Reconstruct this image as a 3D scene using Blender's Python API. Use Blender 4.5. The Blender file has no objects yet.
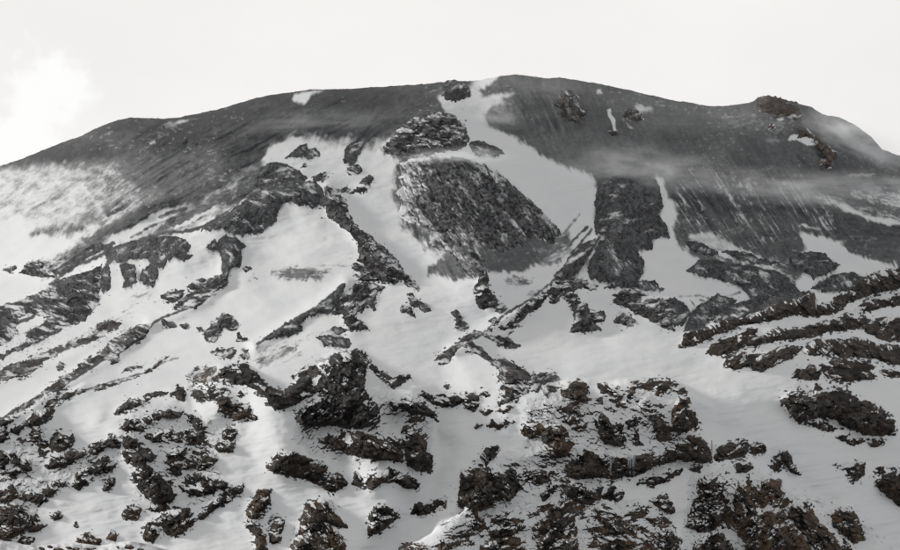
import bpy, math, random
import numpy as np

random.seed(7); rng = np.random.default_rng(11)
scene = bpy.context.scene
R = math.radians

# ------------------------------------------------------------------ camera, sky, sun, exposure
FOC, U0, V0 = 965.0, 450.0, 430.0          # survey of the mountain face: focal length, centre column and eye-level row
cam = bpy.data.cameras.new('camera'); camo = bpy.data.objects.new('camera', cam)
scene.collection.objects.link(camo); scene.camera = camo
camo.location = (0, 0, 0); camo.rotation_euler = (R(90), 0, 0)
cam.sensor_width = 36; cam.lens = 36 * FOC / 900; cam.shift_y = (V0 - 275) / 900
cam.clip_start = 1; cam.clip_end = 60000

SUN_EL, SUN_AZ = 19, -73                   # sun behind thin cloud, left of the view and a little behind the mountain
world = bpy.data.worlds.new('World'); scene.world = world; world.use_nodes = True
nt = world.node_tree; N = nt.nodes; N.clear()
def wn(t, **k):
    n = N.new(t)
    for a, b in k.items(): setattr(n, a, b)
    return n
wout = wn('ShaderNodeOutputWorld'); bg = wn('ShaderNodeBackground'); bg.inputs[1].default_value = 0.1
sky = wn('ShaderNodeTexSky', sky_type='NISHITA'); sky.sun_disc = False
sky.sun_elevation = R(SUN_EL); sky.sun_rotation = R(SUN_AZ + 180); sky.dust_density = 6; sky.air_density = 1.2
geo = wn('ShaderNodeTexCoord'); mp = wn('ShaderNodeMapping'); mp.inputs['Scale'].default_value = (1, 1, 2.2)
nz = wn('ShaderNodeTexNoise'); nz.inputs['Scale'].default_value = 2.2; nz.inputs['Detail'].default_value = 6; nz.inputs['Roughness'].default_value = .5
ramp = wn('ShaderNodeValToRGB')
ramp.color_ramp.elements[0].position = .3; ramp.color_ramp.elements[0].color = (9.15, 8.95, 8.8, 1)
ramp.color_ramp.elements[1].position = .72; ramp.color_ramp.elements[1].color = (10.1, 9.85, 9.65, 1)
# one brighter heap of cloud low in the sky
nrm = wn('ShaderNodeVectorMath', operation='NORMALIZE')
cd = (np.array([(40 - U0) / FOC, 1, (V0 - 160) / FOC])); cd /= np.linalg.norm(cd)
dst = wn('ShaderNodeVectorMath', operation='DISTANCE'); dst.inputs[1].default_value = cd
nz2 = wn('ShaderNodeTexNoise'); nz2.inputs['Scale'].default_value = 15; nz2.inputs['Detail'].default_value = 7; nz2.inputs['Roughness'].default_value = .55
mad = wn('ShaderNodeMath', operation='MULTIPLY_ADD'); mad.inputs[1].default_value = .22; 
mr = wn('ShaderNodeMapRange', interpolation_type='SMOOTHSTEP'); mr.inputs[1].default_value = .198; mr.inputs[2].default_value = .168
mixc = wn('ShaderNodeMix', data_type='RGBA'); mixc.inputs['B'].default_value = (10.35, 10.35, 10.25, 1)
mixs = wn('ShaderNodeMix', data_type='RGBA'); mixs.inputs['Factor'].default_value = .08
L = nt.links.new
L(geo.outputs['Generated'], mp.inputs[0]); L(mp.outputs[0], nz.inputs['Vector']); L(nz.outputs[0], ramp.inputs[0])
L(geo.outputs['Generated'], nrm.inputs[0]); L(nrm.outputs[0], dst.inputs[0]); L(nrm.outputs[0], nz2.inputs['Vector'])
L(nz2.outputs[0], mad.inputs[0]); L(dst.outputs['Value'], mad.inputs[2]); L(mad.outputs[0], mr.inputs[0])
L(mr.outputs[0], mixc.inputs['Factor']); L(ramp.outputs[0], mixc.inputs['A'])
L(mixc.outputs['Result'], mixs.inputs['A']); L(sky.outputs[0], mixs.inputs['B'])
L(mixs.outputs['Result'], bg.inputs[0]); L(bg.outputs[0], wout.inputs[0])

sl = bpy.data.lights.new('sun', 'SUN'); so = bpy.data.objects.new('sun', sl); scene.collection.objects.link(so)
sl.energy = 5.0; sl.angle = R(8); sl.color = (1, .968, .925)
from mathutils import Vector
sdir = Vector((math.sin(R(SUN_AZ)) * math.cos(R(SUN_EL)), math.cos(R(SUN_AZ)) * math.cos(R(SUN_EL)), math.sin(R(SUN_EL)))).normalized()
so.rotation_euler = sdir.to_track_quat('Z', 'Y').to_euler()
sky.sun_rotation = math.atan2(sdir.x, sdir.y); sky.sun_elevation = math.asin(sdir.z)

scene.view_settings.view_transform = 'Standard'; scene.view_settings.look = 'None'
scene.view_settings.gamma = 1; scene.view_settings.exposure = 0; scene.view_settings.use_curve_mapping = False
scene.cycles.use_denoising = True; scene.cycles.max_bounces = 6; scene.cycles.diffuse_bounces = 4; scene.cycles.volume_bounces = 1

# ------------------------------------------------------------------ noise helpers
_T = {}
def _h(ix, iy, s):
    if s not in _T: _T[s] = np.random.default_rng(int(s) + 1000).random((256, 256)).astype(np.float32)
    return _T[s][iy.astype(np.int32) & 255, ix.astype(np.int32) & 255]
def vnoise(x, y, s=0):
    ix = np.floor(x); iy = np.floor(y); fx = x - ix; fy = y - iy
    fx = fx * fx * fx * (fx * (fx * 6 - 15) + 10); fy = fy * fy * fy * (fy * (fy * 6 - 15) + 10)
    a = _h(ix, iy, s); b = _h(ix + 1, iy, s); c = _h(ix, iy + 1, s); d = _h(ix + 1, iy + 1, s)
    return (a + (b - a) * fx + (c - a) * fy + (a - b - c + d) * fx * fy) * 2 - 1
def fbm(x, y, o=4, s=0, g=.5):
    t = 0; a = 1; n = 0
    for k in range(o):
        c, sn = math.cos(k * 1.1), math.sin(k * 1.1)
        t = t + a * vnoise((x * c - y * sn) * 2 ** k + k * 17.3, (x * sn + y * c) * 2 ** k - k * 9.1, s + k * 31); n += a; a *= g
    return t / n
def blocks(x, y, s=0, tilt=1.0):
    """faceted cell relief: each cell a tilted plate; returns height and distance to the crack"""
    ix = np.floor(x); iy = np.floor(y); b1 = np.full(x.shape, 9.); b2 = np.full(x.shape, 9.); h = np.zeros(x.shape)
    for dx in (-1, 0, 1):
        for dy in (-1, 0, 1):
            cx = ix + dx; cy = iy + dy
            px = cx + .1 + .8 * _h(cx, cy, s + 1); py = cy + .1 + .8 * _h(cx, cy, s + 2)
            d = np.hypot(x - px, y - py)
            hv = _h(cx, cy, s + 3) * 2 - 1 + tilt * ((x - px) * (_h(cx, cy, s + 4) * 2 - 1) + (y - py) * (_h(cx, cy, s + 5) * 2 - 1))
            c = d < b1
            b2 = np.where(c, b1, np.minimum(b2, d)); h = np.where(c, hv, h); b1 = np.where(c, d, b1)
    return h, b2 - b1, b1
def sstep(a, b, x):
    t = np.clip((x - a) / (b - a), 0, 1); return t * t * (3 - 2 * t)
def pts(s): return np.array([[float(q) for q in p.split(',')] for p in s.split()])
def sdist(P, x, y):
    """signed distance to polygon, + inside"""
    d = np.full(x.shape, 1e9); ins = np.zeros(x.shape, bool); n = len(P)
    for i in range(n):
        ax, ay = P[i]; bx, by = P[(i + 1) % n]; ex, ey = bx - ax, by - ay
        wx = x - ax; wy = y - ay; t = np.clip((wx * ex + wy * ey) / (ex * ex + ey * ey + 1e-9), 0, 1)
        d = np.minimum(d, (wx - ex * t) ** 2 + (wy - ey * t) ** 2)
        if ay != by:
            ins ^= ((ay > y) != (by > y)) & (x < (bx - ax) * (y - ay) / (by - ay) + ax)
    d = np.sqrt(d); return np.where(ins, d, -d)
def ldist(P, x, y):
    d = np.full(x.shape, 1e9)
    for i in range(len(P) - 1):
        ax, ay = P[i]; ex, ey = P[i + 1] - P[i]
        wx = x - ax; wy = y - ay; t = np.clip((wx * ex + wy * ey) / (ex * ex + ey * ey), 0, 1)
        d = np.minimum(d, (wx - ex * t) ** 2 + (wy - ey * t) ** 2)
    return np.sqrt(d)

# ------------------------------------------------------------------ the face of the mountain as a range survey (metres away, per bearing and elevation)
G = .75; UA, UB, VA, VB = -200, 1100, 40, 640
gu = np.arange(UA, UB + G, G); gv = np.arange(VA, VB + G, G); U, V = np.meshgrid(gu.astype(np.float32), gv.astype(np.float32))
SKYL = pts('-400,330 -200,238 -100,202 0,166 15,161 37,152.5 62,142.5 82,135.5 92,130 105,124.5 117,120 130,117.5 145,118 165,118.7 180,117 200,113 225,107.5 250,99.5 275,94 300,91 310,89.5 325,89 350,88.7 375,87 400,85.5 425,83.7 440,82.2 450,82 480,80 500,76 515,74.3 532,76 542,78 560,77.5 580,80.5 600,84 625,89 650,95 675,100.5 690,102.5 710,106.3 730,105.5 747,103 757,100 767,99 782,101.5 800,104 812,107 822,114 840,117.5 855,125 872,137.5 882,149 900,156 1000,200 1100,250 1300,340')
def skyline(u): return np.interp(u, SKYL[:, 0], SKYL[:, 1])
prof = pts('40,2900 75,2720 100,2540 150,2230 200,1970 250,1720 290,1510 330,1300 360,1120 385,1010 400,955 440,880 480,815 550,712 590,650 640,580')
D = np.interp(V, prof[:, 0], prof[:, 1])
k = 31; D = np.apply_along_axis(lambda c: np.convolve(np.pad(c, k // 2, mode='edge'), np.hanning(k) / np.hanning(k).sum(), 'valid'), 0, D)
D += 420 * np.exp(-np.clip(V - skyline(U), -3, 999) / 9.)              # the crest rolls over and away
D += (360 * ((U - 470) / 450) ** 2 + 420 * (np.clip(230 - U, 0, 999) / 450) ** 1.6) * sstep(430, 280, V) + np.where(U < 450, 60, 190) * ((U - 450) / 450) ** 2
D += 2.6 * 30 * np.log1p(np.exp(np.clip((125 - U) / 30, -20, 20))) * sstep(345, 265, V)
D += 60 * fbm(U / 170, V / 120, 3, 5) * sstep(700, 1500, D)
STEPS = [('670,352 683,341 706,323 745,311 775,301 812,293 847,286 862,276 880,271 905,267 1000,255 1100,250', 95, 110, 5, 130),
         ('190,384 205,371 225,366 250,367 272,388 285,391 305,378 325,362 345,353 362,357 390,378 412,384 440,388', 62, 60, 4, 30),
         ('440,354 458,346 475,346 500,365 530,378 560,385 580,382 600,384 640,384 670,384 690,392 720,412', 58, 55, 5, 40),
         ('105,418 122,406 135,402 150,396 170,391 185,386 200,394 215,400', 26, 24, 4, 30),
         ('-200,360 -100,330 0,305 30,297 60,281 100,264 112,255 150,240 185,236 225,214 260,191 310,182 328,188', 60, 34, 5, 30),
         ('380,562 400,549 420,541 450,521 470,506 480,500', 26, 26, 2, 10),
         ('0,432 20,424 45,410 70,392 85,384 100,378', 16,16,3,24),
         ('20,412 40,396 60,383 80,372 110,356 128,340 145,328', 20,18,3,24),
         ('640,300 665,295 690,297 705,300 720,306', 24,24,3,20),
         ('668,262 690,258 715,256 745,262 775,272 800,292', 40,26,4,30)]
for s, A, fade, sharp, we in STEPS:
    P = pts(s); t = np.interp(gu, P[:, 0], P[:, 1]); ks = np.hanning(29); t = np.convolve(np.pad(t, 14, mode='edge'), ks / ks.sum(), 'valid')
    q = V - t[None] + 3 * fbm(U / 26, V / 26, 3, 78)
    win = sstep(P[0, 0], P[0, 0] + we, U) * sstep(P[-1, 0], P[-1, 0] - we, U) if P[-1, 0] < 1000 else sstep(P[0, 0], P[0, 0] + we, U)
    if P[0, 0] < -50: win = sstep(P[-1, 0], P[-1, 0] - we, U)
    D -= A * win * sstep(-sharp, sharp, q + 2 * fbm(U / 12, V / 12, 2, 77)) * np.exp(-(np.clip(q + 9 * fbm(U / 40, V / 60, 3, 79) * sstep(4, 20, q), 0, 999) / fade) ** 2)
RIDGES = [('326,188 345,215 370,240 380,255 390,272', 36, 9), ('345,285 320,305 290,325 255,345', 34, 7), ('350,285 352,328', 14, 9),
          ('430,120 450,170 470,220 480,270', 75, 38), ('625,180 630,215 620,250 622,276', 48, 17), ('600,235 560,275 520,310 480,335 455,350', 34, 8),
          ('150,325 120,350 80,375 40,400 0,425 -60,455', 26, 8), ('120,330 60,360 0,380 -60,400', 20, 7), ('165,200 120,225 80,245 40,265 -40,295', 38, 9),
          ('478,95 500,130 540,165 575,210 582,240', -34, 20), ('232,250 225,280 205,300 175,315 150,325', 28, 7), ('480,272 490,305', 14, 6),
          ('490,350 520,375 545,395 560,430', 7, 14), ('345,355 350,400 370,450 380,480', 22, 18), ('585,295 580,320', 10, 8),
          ('720,480 745,500 770,540', 26, 18), ('480,500 500,460 560,450 640,455', 12, 10), ('190,470 210,440 240,400', -12, 16), ('400,420 440,450 420,520 380,560', -30, 22),
          ('700,420 760,450 820,500 860,540', -18, 16), ('150,470 130,440 100,420', 14, 12), ('620,300 600,340 560,350 480,350', -25, 18), ('300,310 270,250 290,230', -14, 22), ('160,290 200,275 215,262', -16, 12)]
for s, A, sg in RIDGES: D -= A * np.exp(-(ldist(pts(s), U, V) / sg) ** 2)
D -= D / 1500 * (7.5 * fbm(U / 48, V / 30, 3, 9) + 2.0 * fbm(U / 14, V / 8, 3, 19))
D -= D / 1500 * (2.8 * fbm((U - V * .6) / 34, (V + U * .25) / 7, 3, 23) + 1.3 * fbm(U / 26 + V / 40, (V + U * .12) / 2.6, 2, 24))                        # wind-laid drifts

CRAGS = []
for ln in '''rock_slope|N,1.0,0.79,.25|snow-laced rock slope behind the rock maze at lower left|118,425 135,415 170,408 200,412 215,430 216,455 220,475 205,500 185,508 165,495 150,508 135,490 130,460 120,440
rock_slope|N,1.0,0.79,.25|snow-laced rock slope around the sharp black peak|300,395 320,372 350,356 370,365 385,385 400,400 425,405 438,420 430,445 428,470 400,470 350,462 310,455 290,440 305,420
rock_slope|N,1.0,0.77,.45|snow-laced rock slope between the basin rim and the long cliff band|520,398 560,388 600,387 650,390 690,400 700,440 720,450 700,462 660,470 610,480 570,500 540,495 500,505 480,505 468,490 475,460 500,455 530,440 520,415
rock_slope|N,1.0,0.73,.55|snow-laced rock slope at the bottom edge, right of centre|440,525 470,500 500,495 540,495 590,498 640,500 670,510 680,556 430,556
rock_slope|N,1.0,0.77,.5|snow-laced rock slope under the big rusty crag|690,480 720,470 760,470 800,500 840,525 860,556 680,556
rock_slope|N,1.0,0.81,.25|snow-laced rock slope at the left edge above the corner crag|-10,455 10,440 40,428 60,440 75,455 95,450 118,460 100,480 60,485 40,500 30,520 -10,540
lava_brow|L,1.0,.25,.1|dark lava brow capping the central boulder face, just below the ash plateau|384,151 387,141 397,131 405,124 417,117 432,115 445,112 455,116 464,126 468,136 466,145 458,150 446,152 433,154 418,155 408,156 397,155 390,152
boulder_slope|B,1.0,.34,0|broad dark face strewn with boulders in the middle of the upper mountain|398,163 410,160 425,158 445,158 470,160 485,166 500,174 514,186 529,200 540,211 552,222 562,232 558,238 546,240 530,234 520,246 500,250 480,246 470,240 460,232 452,236 440,232 426,228 414,224 404,221 398,213 402,204 396,193 404,186 398,177 408,172|431,241 440,236 452,233 464,236 474,246 482,258 487,270 478,277 465,276 458,268 455,258 446,251 436,248
lava_rib|L,1.1,.25,.1|long thin rock rib running down the snowfield left of the boulder face|324,187 332,186 340,193 347,205 349,216 354,226 364,232 373,238 376,243 388,251 395,258 400,268 409,277 418,285 419,291 411,287 400,279 397,283 387,282 375,281 362,282 353,279 357,270 351,269 360,255 357,244 352,236 347,230 342,228 339,222 329,217 326,207|355,284 365,283 385,287 377,293 374,301 375,311 368,303 362,311 353,315 361,323 370,330 360,331 350,330 345,324 342,314 332,315 335,307 343,292 350,294
lava_rib|S,0.9,.45,0|low grey spur curving down left from the long rock rib|258,343 272,332 285,325 302,316 318,306 330,297 340,285 345,284 342,294 335,307 330,314 320,313 308,317 300,324 302,331 290,336 275,337 265,340
rock_outcrop|S,0.6,.4,0|flat grey lens of rock in snow above the sharp black peak|317,337 326,336 338,336 348,340 351,344 345,347 332,346 324,345
rock_outcrop|S,0.7,.5,0|faint grey fleck of rock between the grey lens and the rock rib|330,330 335,326 348,332 338,333
rock_outcrop|L,0.7,.3,0|short slanting stone streak alone on snow below the boulder face|407,294 412,306 418,307 425,312 432,310 425,302 416,300 411,294
rock_outcrop|L,0.7,.3,0|small slanting stone streak right of the rock rib foot|400,308 405,305 410,308 415,318 407,313 401,312
scree_ridge|S,0.9,.33,0|curved grey scree ridge with ragged toe overhanging the upper left snow bowl|225,215 235,207 242,203 252,195 262,190 275,188 290,186 305,182 315,181 321,188 326,200 325,206 318,203 312,208 305,203 298,206 290,200 282,203 278,212 275,222 266,228 258,234 246,233 242,236 230,232 222,228 210,230 200,231 208,224
scree_patch|S,0.5,.35,0|grey scree dome above the curved scree ridge|257.5,175 262.5,167.5 272.5,162 282.5,163.8 293.8,167.5 300,172.5 307.5,178 300,183 285,184 272.5,187.5 262.5,189.5 255,187
scree_patch|S,0.5,.35,0|dark scree patch on snow just under the ash slope|300,145 306.2,143.8 307.5,150 316.2,148.8 319.5,156.2 310,158 302.5,156.2 295,156.2 285,158.8 292.5,152.5
scree_patch|S,0.5,.35,0|dark scree tongue hanging from the ash slope into upper snow|346.2,147.5 352.5,141.2 361.2,137 369.5,138 362.5,147.5 357.5,155 356.2,162.5 350,163.8 343.8,161.2 345,155
scree_patch|L,0.6,.4,0|low oval rock patch in snow below the scree tongue|346.2,172.5 347.5,167.5 357.5,165 363.8,171.2 360,173.8 352.5,175
scree_patch|L,0.6,.4,0|slanting rock patch beside the top of the long rib|311.2,177.5 320,173.8 331.2,172 326.2,180 318.8,181.2
scree_patch|L,0.6,.4,0|forked rock patch left of the boulder face|355,190 361.2,180 368.8,175 373.8,178.8 370,190 362.5,192.5|340,188.8 347.5,186.2 355,190 352.5,193 342.5,192.5
scree_patch|L,0.6,.4,0|tiny rock fleck below the dark scree patch|300,166.2 305,162.5 310,166.2 306.2,168.2
crag|L,1.0,.08,.35|dark brown crag standing in ash under the highest summit|560,116.2 562.5,107.5 556.2,105 560,97.5 565,90 572.5,91.2 577.5,97.5 582.5,105 586.2,112.5 580,121.2 572.5,120 565,117.5
rock_outcrop|L,0.8,.1,.4|brown rock knob right of the thin snow strip near the summit|622.5,117.5 625,111.2 635,110 642.5,113.8 643.8,118.8 636.2,122 630,118.8
rock_outcrop|L,0.7,.05,.2|dark stone at the lower tip of the thin snow strip|609,130.5 612.5,132 616.2,131 618,134 613.8,136 610,134.5
scree_patch|L,0.6,.1,0|dark scree knob at the top of the central snow chute|450,83 465,85.5 471,91.2 469.5,96.2 462.5,99.5 455,102 445,100 442.5,90
scree_patch|S,0.5,.35,0|dark streak of scree beside the upper snow chute|470,142.5 482.5,141.2 495,147.5 503.8,152.5 497.5,156.2 487.5,153.8 475,155
crag|L,1.2,.08,.8|brown summit crag forming the right shoulder of the skyline|757,101.2 762.5,98.8 768,98 780,101 792.5,103.5 798.8,109.5 801.2,116.2 800,123.8 795,120 785,117.5 777.5,116.2 772.5,112.5 762.5,111.2 756.2,107.5
crag|L,1.2,.08,1|jagged reddish brown rocks dropping from the right summit patch of snow|797.5,128.8 805,129.5 812.5,132.5 813.8,137 805,138 797.5,137.5|814,135.5 818.5,133.5 821.5,142.5 830,149.5 837.5,156.2 833,161.2 829,170 822.5,168.8 818.8,161.2 825,157.5 817.5,148.8 814,145
rock_outcrop|L,0.8,.2,.9|small brown stone poking from ash beside the right summit snow patch|768,127 771.2,122.5 775,126.5 771.5,129
scree_ridge|L,0.9,.33,0|long speckled rock scarp slanting down to the left edge|0,307 15,303.2 30,297 45,289.5 57.5,282 75,275.8 90,269.5 102.5,264.5 99.5,274.5 98,289.5 100,302 92.5,312 85,319.5 72.5,324.5 60,327 50,332 40,339.5 30,344 25,337 32.5,329.5 42.5,324.5 50,317 40,314.5 27.5,314.5 20,317 15,327 17.5,334.5 10,342 0,344 -10,347 -15,312
scree_ridge|S,0.9,.25,0|dark scree buttress with streaky toe under the snow-edged ridge line|105,250.8 115,247 130,242 147.5,239.5 160,237 175,236.5 185,239.5 190,247 185,254.5 192.5,254.5 186.2,260.8 175,257 167.5,260.8 162.5,268.2 157.5,267 150,260.8 145,258.2 135,258.2 125,260.8 115,260.8 107.5,262.5
scree_patch|S,0.7,.25,0|narrowest of three hanging scree tongues beside the long scarp|103,267 109,265.8 110.8,272.5 110,289.5 103,292.5 100.5,282
scree_patch|S,0.7,.25,0|middle of three hanging scree tongues, tall and squarish|120,265.8 125,263.2 135,264.5 136.2,274.5 137.5,282 130,287 122.5,289.5 125,279.5 122.5,272
scree_patch|S,0.7,.25,0|rightmost of three hanging scree tongues, rounded|141.2,270.8 150,263.2 157.5,269.5 157.5,279.5 151.2,287 143.8,282 138.8,280.8
scree_patch|S,0.8,.12,0|smooth dark wedge of ash lying along the left ridge crest|52.5,272 67.5,260.8 85,249.5 100,242 103.8,244.5 100,250.8 87.5,257 75,264.5 62.5,273.2 55,275.8
lava_rib|L,0.9,.25,0|ragged rocks at the left end of the ash wedge, above a snow bowl|18.8,273.2 27.5,263.2 40,259.5 43.8,263.2 42.5,270.8 50,274.5 60,278.2 42.5,276.5 30,274.5|2.5,269.5 15,265.8 17.5,268.2 10,272.5
scree_patch|S,0.8,.3,0|dark spade-shaped scree slope with a pale gully, in the left snow bowl|205,247 212,241 216,240 217,250 210,251|219,240 225,236 235,238 246,246 240,250 242,261 237,268 230,267 227,282 222,270 223,258 218,250
rock_outcrop|L,0.7,.3,0|pair of stones below the spade-shaped scree slope|242.5,267 246.2,264.5 252.5,269.5 245,270.8|248.8,277 258.8,278.2 255,279.8
lava_rib|L,0.9,.35,.1|stony rib below the spade-shaped scree slope, dropping down left|210,279.5 225,272 227.5,283.2 215,292 205,300.8 197.5,307 185,308.2 175,309.5 172.5,307 180,300.8 190,294.5 200,289.5|186.2,287 192.5,282 202.5,278.2 207.5,280.8 203.8,288.2 192.5,289.5|158.8,294.5 170,292 185,289.5 182.5,297 172.5,303.2 165,299.5 160,298.2
rock_outcrop|L,0.9,.25,.1|row of dark stones on the snow slope above the bear-backed crag|162.5,319.5 172.5,322 177.5,327 172.5,329.5 162.5,328.2|180,325.8 187.5,322 190,327 185,330.8|196.2,328.2 201.2,326.5 203.8,329.5 200,332
crag|L,1.2,.25,.1|bear-backed small crag alone on the left snowfield|204,335 212,323 220,318 226,313 232,317 239,327 233,331 224,330 214,341 206,341
rock_outcrop|L,0.8,.3,.1|small pointed stone right below the bear-backed crag|238,341 238.4,333 242,337 247,337 250,341.6
rock_outcrop|L,0.6,.62,.3|pale half-buried rocks in snow left of the spur foot|210,354 218,348 226,350 233,347 236,352 232,358 224,357 218,356|240,358 243,349 249,350 250,360 244,360
scree_ridge|L,0.9,.33,.25|long stony ridge slanting down left across the lower left snowfield|120,336 128,330 138,326 150,324 148,332 140,342 128,348 120,352 104,360 96,362 90,368 80,372 70,380 64,388 54,390 44,394 41,392.4 50,386 60,380 70,374 78,366 88,360 100,353 108,344|11,413 20,406 30,401 40,395 36,402 28,407 20,412 14,416
scree_ridge|L,0.8,.42,.35|fainter stony ridge running parallel above the long stony ridge|66,345 78,338 88,332 100,324 112,321 124,322 112,330 104,336 88,342 72,346 60,352 48,358 38,368 26,376 12,378 0,381 -12,382 -12,374 0,370 12,364 26,360 40,355 54,349
scree_ridge|S,0.8,.3,0|thin grey scree strip at the left edge above the stony ridges|-8,360 0,355 12,349 26,342 40,334 52,330 62,330 50,336 36,343 22,348 8,354 0,359
rock_outcrop|L,0.8,.4,.2|small rock cluster between the two stony ridges|56,367 60,361 66,364 64,369 59,371
rock_outcrop|L,0.7,.3,.2|pair of small dark stones under the long stony ridge|110,364 112,359 120,359 119,364|93,372 95,369 98,371
lava_rib|L,0.9,.3,.5|thin broken line of stones curving over the lower left snow|144,373 152,367 160,358 170,356.4 160,363 154,369 147,374.4|94,390 100,386 112,383 128,379 132,377 140,375 142,377 128,381 120,383.6 108,387 96,391.4|72,394 76,391 86,390 87,392.4 80,394.4
rock_outcrop|L,0.6,.6,.6|faint brown stones in snow above the broken line of stones|122,373 128,368 138,366 146,363 142,368 132,371
rock_outcrop|K,0.9,.2,.1|string of dark stones stepping up from the left edge|44,407 52,400 60,399 66,394 74,393.6 68,398.4 60,401.6 52,407|0,422.4 8,418 12.4,421 6,425 0,426.4 -4,426
crag|K,1.0,.25,.2|dark rock ridge at the lower left, stepping down to the edge|10,430 24,424 32,414 40,410 48,408 55,411 50,416 44,418 40,424 30,426 20,428 18,434 10,432.4|-4,438 0,432.4 8,433 9,439 4,442 -4,442
rock_outcrop|K,1.1,.3,.2|knobbly round rocks just below the dark rock ridge|30,436 34,428 40,426 42,434 44,444 36,446|50,446 53,436 60,432 70,436 73,441 68,448 58,452
crag|K,1.0,.2,.1|thin dark rock crest above the big snow hollow, lower left|115,414 122,406 130,400 136,400.4 142,397 152,394 160,392 168.4,391.6 166.4,394.4 158,395.2 150,397.6 146,402.4 140,404.4 136,407.4 128,409.4 120,412.4
rock_outcrop|K,1.0,.2,.1|round dark rock at the right end of the thin crest|171,393 177.8,385.6 186.2,392.4 183.1,399.2 176.3,397.6
rock_outcrop|K,1.0,.25,.1|two dark knobs left of the mottled brown outcrop|192.7,392.4 201,388.7 207.8,397 197.9,400.7|207.8,392.4 213.4,388 218.7,393.9 211.9,397.6
crag|K,1.1,.25,.5|mottled brown outcrop in the snow bowl left of the black wall|218.4,399 226,397 234,400 240,405 249,406 251.6,412 248,417 237,419.6 228,415 219,410.4
rock_outcrop|K,1.0,.25,.2|small rock at the right foot of the mottled brown outcrop|250,417 253,414 258,416.4 256,420
crag|K,1.0,.2,.15|upper stepped band of the rock maze at lower left|120.6,428.6 128.4,420.2 139.8,418 142.3,429.5 129.9,433.2|142.3,418.7 157.7,414 173.2,408.8 183.1,412.5 177.8,419.3 167,417.7 154.6,423.9 143.8,425.5|185.6,413.4 193.3,411.9 201.7,423.3 204.7,431.7 197.9,430.1 189.6,421.8
crag|K,1.0,.22,.25|second stepped band of the rock maze, below the upper band|123.7,437.2 136.1,433.5 142.9,443.4 136.1,450.2 124.6,447.1|143.8,435.7 160.8,430.4 173.2,427.3 180,434.1 181.5,442.5 170.1,440.9 160.8,444 148.5,440.9|180.9,431 191.8,432 201.7,440.3 191.8,442.5 182.5,439.4
crag|K,1.3,.05,.1|large black wedge-shaped buttress hanging from the rock maze|132.4,454.2 139.2,445.9 151.5,450.5 155.3,457.3 149.1,463.5 157.7,474.3 169.5,484.5 175.7,496 170.1,502.8 160.8,504.3 148.5,501.2 139.8,489.8 132.4,475.9 137,468.1 131.1,462
rock_outcrop|K,1.0,.15,.1|small squat rock on the left shoulder of the black wedge buttress|123.1,453.3 129.9,449 133.6,457.3 127.4,462.6
crag|K,1.1,.3,.25|jumbled rocks with snowy shelves right of the black wedge buttress|163.9,463.5 173.2,447.4 186.2,445.9 187.7,454.2 179.4,462 181.5,476.5 171.7,473.4|182.5,469.7 191.8,450.5 202.6,444.3 217.1,457.3 210.9,467.2 201,471.9 191.8,468.8
crag|K,1.2,.12,.15|massive dark block at the foot of the jumbled rocks|178.8,485.8 185.6,475.3 197.9,472.2 210.9,478.4 217.1,486.7 214,495.1 197.9,496.6 182.5,492|216.5,479 226.4,483.6 224.8,490.4 218,487.3
rock_outcrop|K,1.0,.3,.2|twin small rocks on the right side of the rock maze|222.1,431 228.9,427.3 237.2,432.6 232,439.4 224.2,437.8|212.8,446.5 222.7,442.8 232.6,446.5 228.9,451.8 218,451.8
lava_rib|K,1.3,.12,.1|narrow dark dike of rock ruled straight across lower left snow|198,517 206,510 214,502 226,493 236,488 243.6,484.4 243.6,487 240,492.4 230,496.4 220,505 210,512.4 201,519
crag|K,1.1,.3,.3|low rocks where the straight dike ends, lower left|157.7,520.7 167,510.8 186.2,509.3 197,520.7 185.6,529.1 176.3,536.8 163.9,532.2
rock_outcrop|K,1.2,.3,.4|rounded boulder-like rock at the lower end of the dike rocks|143.2,536.8 146.9,523.2 156.8,521.7 159.9,534.6 153.1,542.1 145.4,541.4
rock_outcrop|K,1.0,.25,.6|lone brown rock in the lower left snow hollow|123.1,515.2 129.9,506.2 141.3,509.3 138.2,519.8 126.8,519.8
rock_outcrop|K,0.7,.45,.2|flat snow-streaked slab under the black wedge buttress|147.8,508.4 160.8,503.1 173.8,504.6 167,510.5 154.6,512.1
crag|K,1.1,.25,.1|leaf-shaped dark outcrop alone in the lower left snow|72.1,485.8 77.3,472.2 89.7,466 102.1,459.8 115.1,461.3 113.5,470.3 99,474.9 89.7,481.1 78.9,488.9
crag|K,1.1,.22,.15|long sloping rock rib with a rounded left end, lower left|44.2,467.2 51,455.2 71.1,452.1 84.1,449 87.2,454.2 74.2,461 58.8,468.8 49.5,470.3|89.1,453.3 92.8,444.3 102.1,441.2 107.3,446.5 95.9,454.8
rock_outcrop|K,1.2,.15,.1|round dark knob at the top of the long sloping rib|107.6,446.5 106.1,440.3 112.9,435.1 121.2,441.9 119.7,448.7
crag|K,1.2,.35,.25|snow-capped rounded rock above the long sloping rib|52,450.2 50.4,438.8 58.8,432 71.8,433.5 73.3,443.4 63.4,451.8
rock_outcrop|K,1.0,.25,.1|small scruffy rock right of the leaf-shaped outcrop|103,490.4 106.7,479.9 113.5,478.4 112,488.9
crag|K,1.2,.12,.2|flat-bottomed black crag cut by the left edge|-7.7,472.8 -6.2,451.1 12.4,450.5 18.6,458.2 30,459.8 33.1,470.3 18.6,473.4 9.3,474.9
crag|K,1.1,.15,.5|brown knobbed rock at the left edge above the bottom corner crag|-6.2,504.3 -6.2,491.3 12.4,486.1 20.7,496 12.4,501.2
crag|K,1.2,.22,.5|big brown crag filling the bottom left corner|-7.7,540.8 -7.7,506.2 15.5,501.5 25.4,513 30,525.4 18.6,535.3 9.3,539.9
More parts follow.
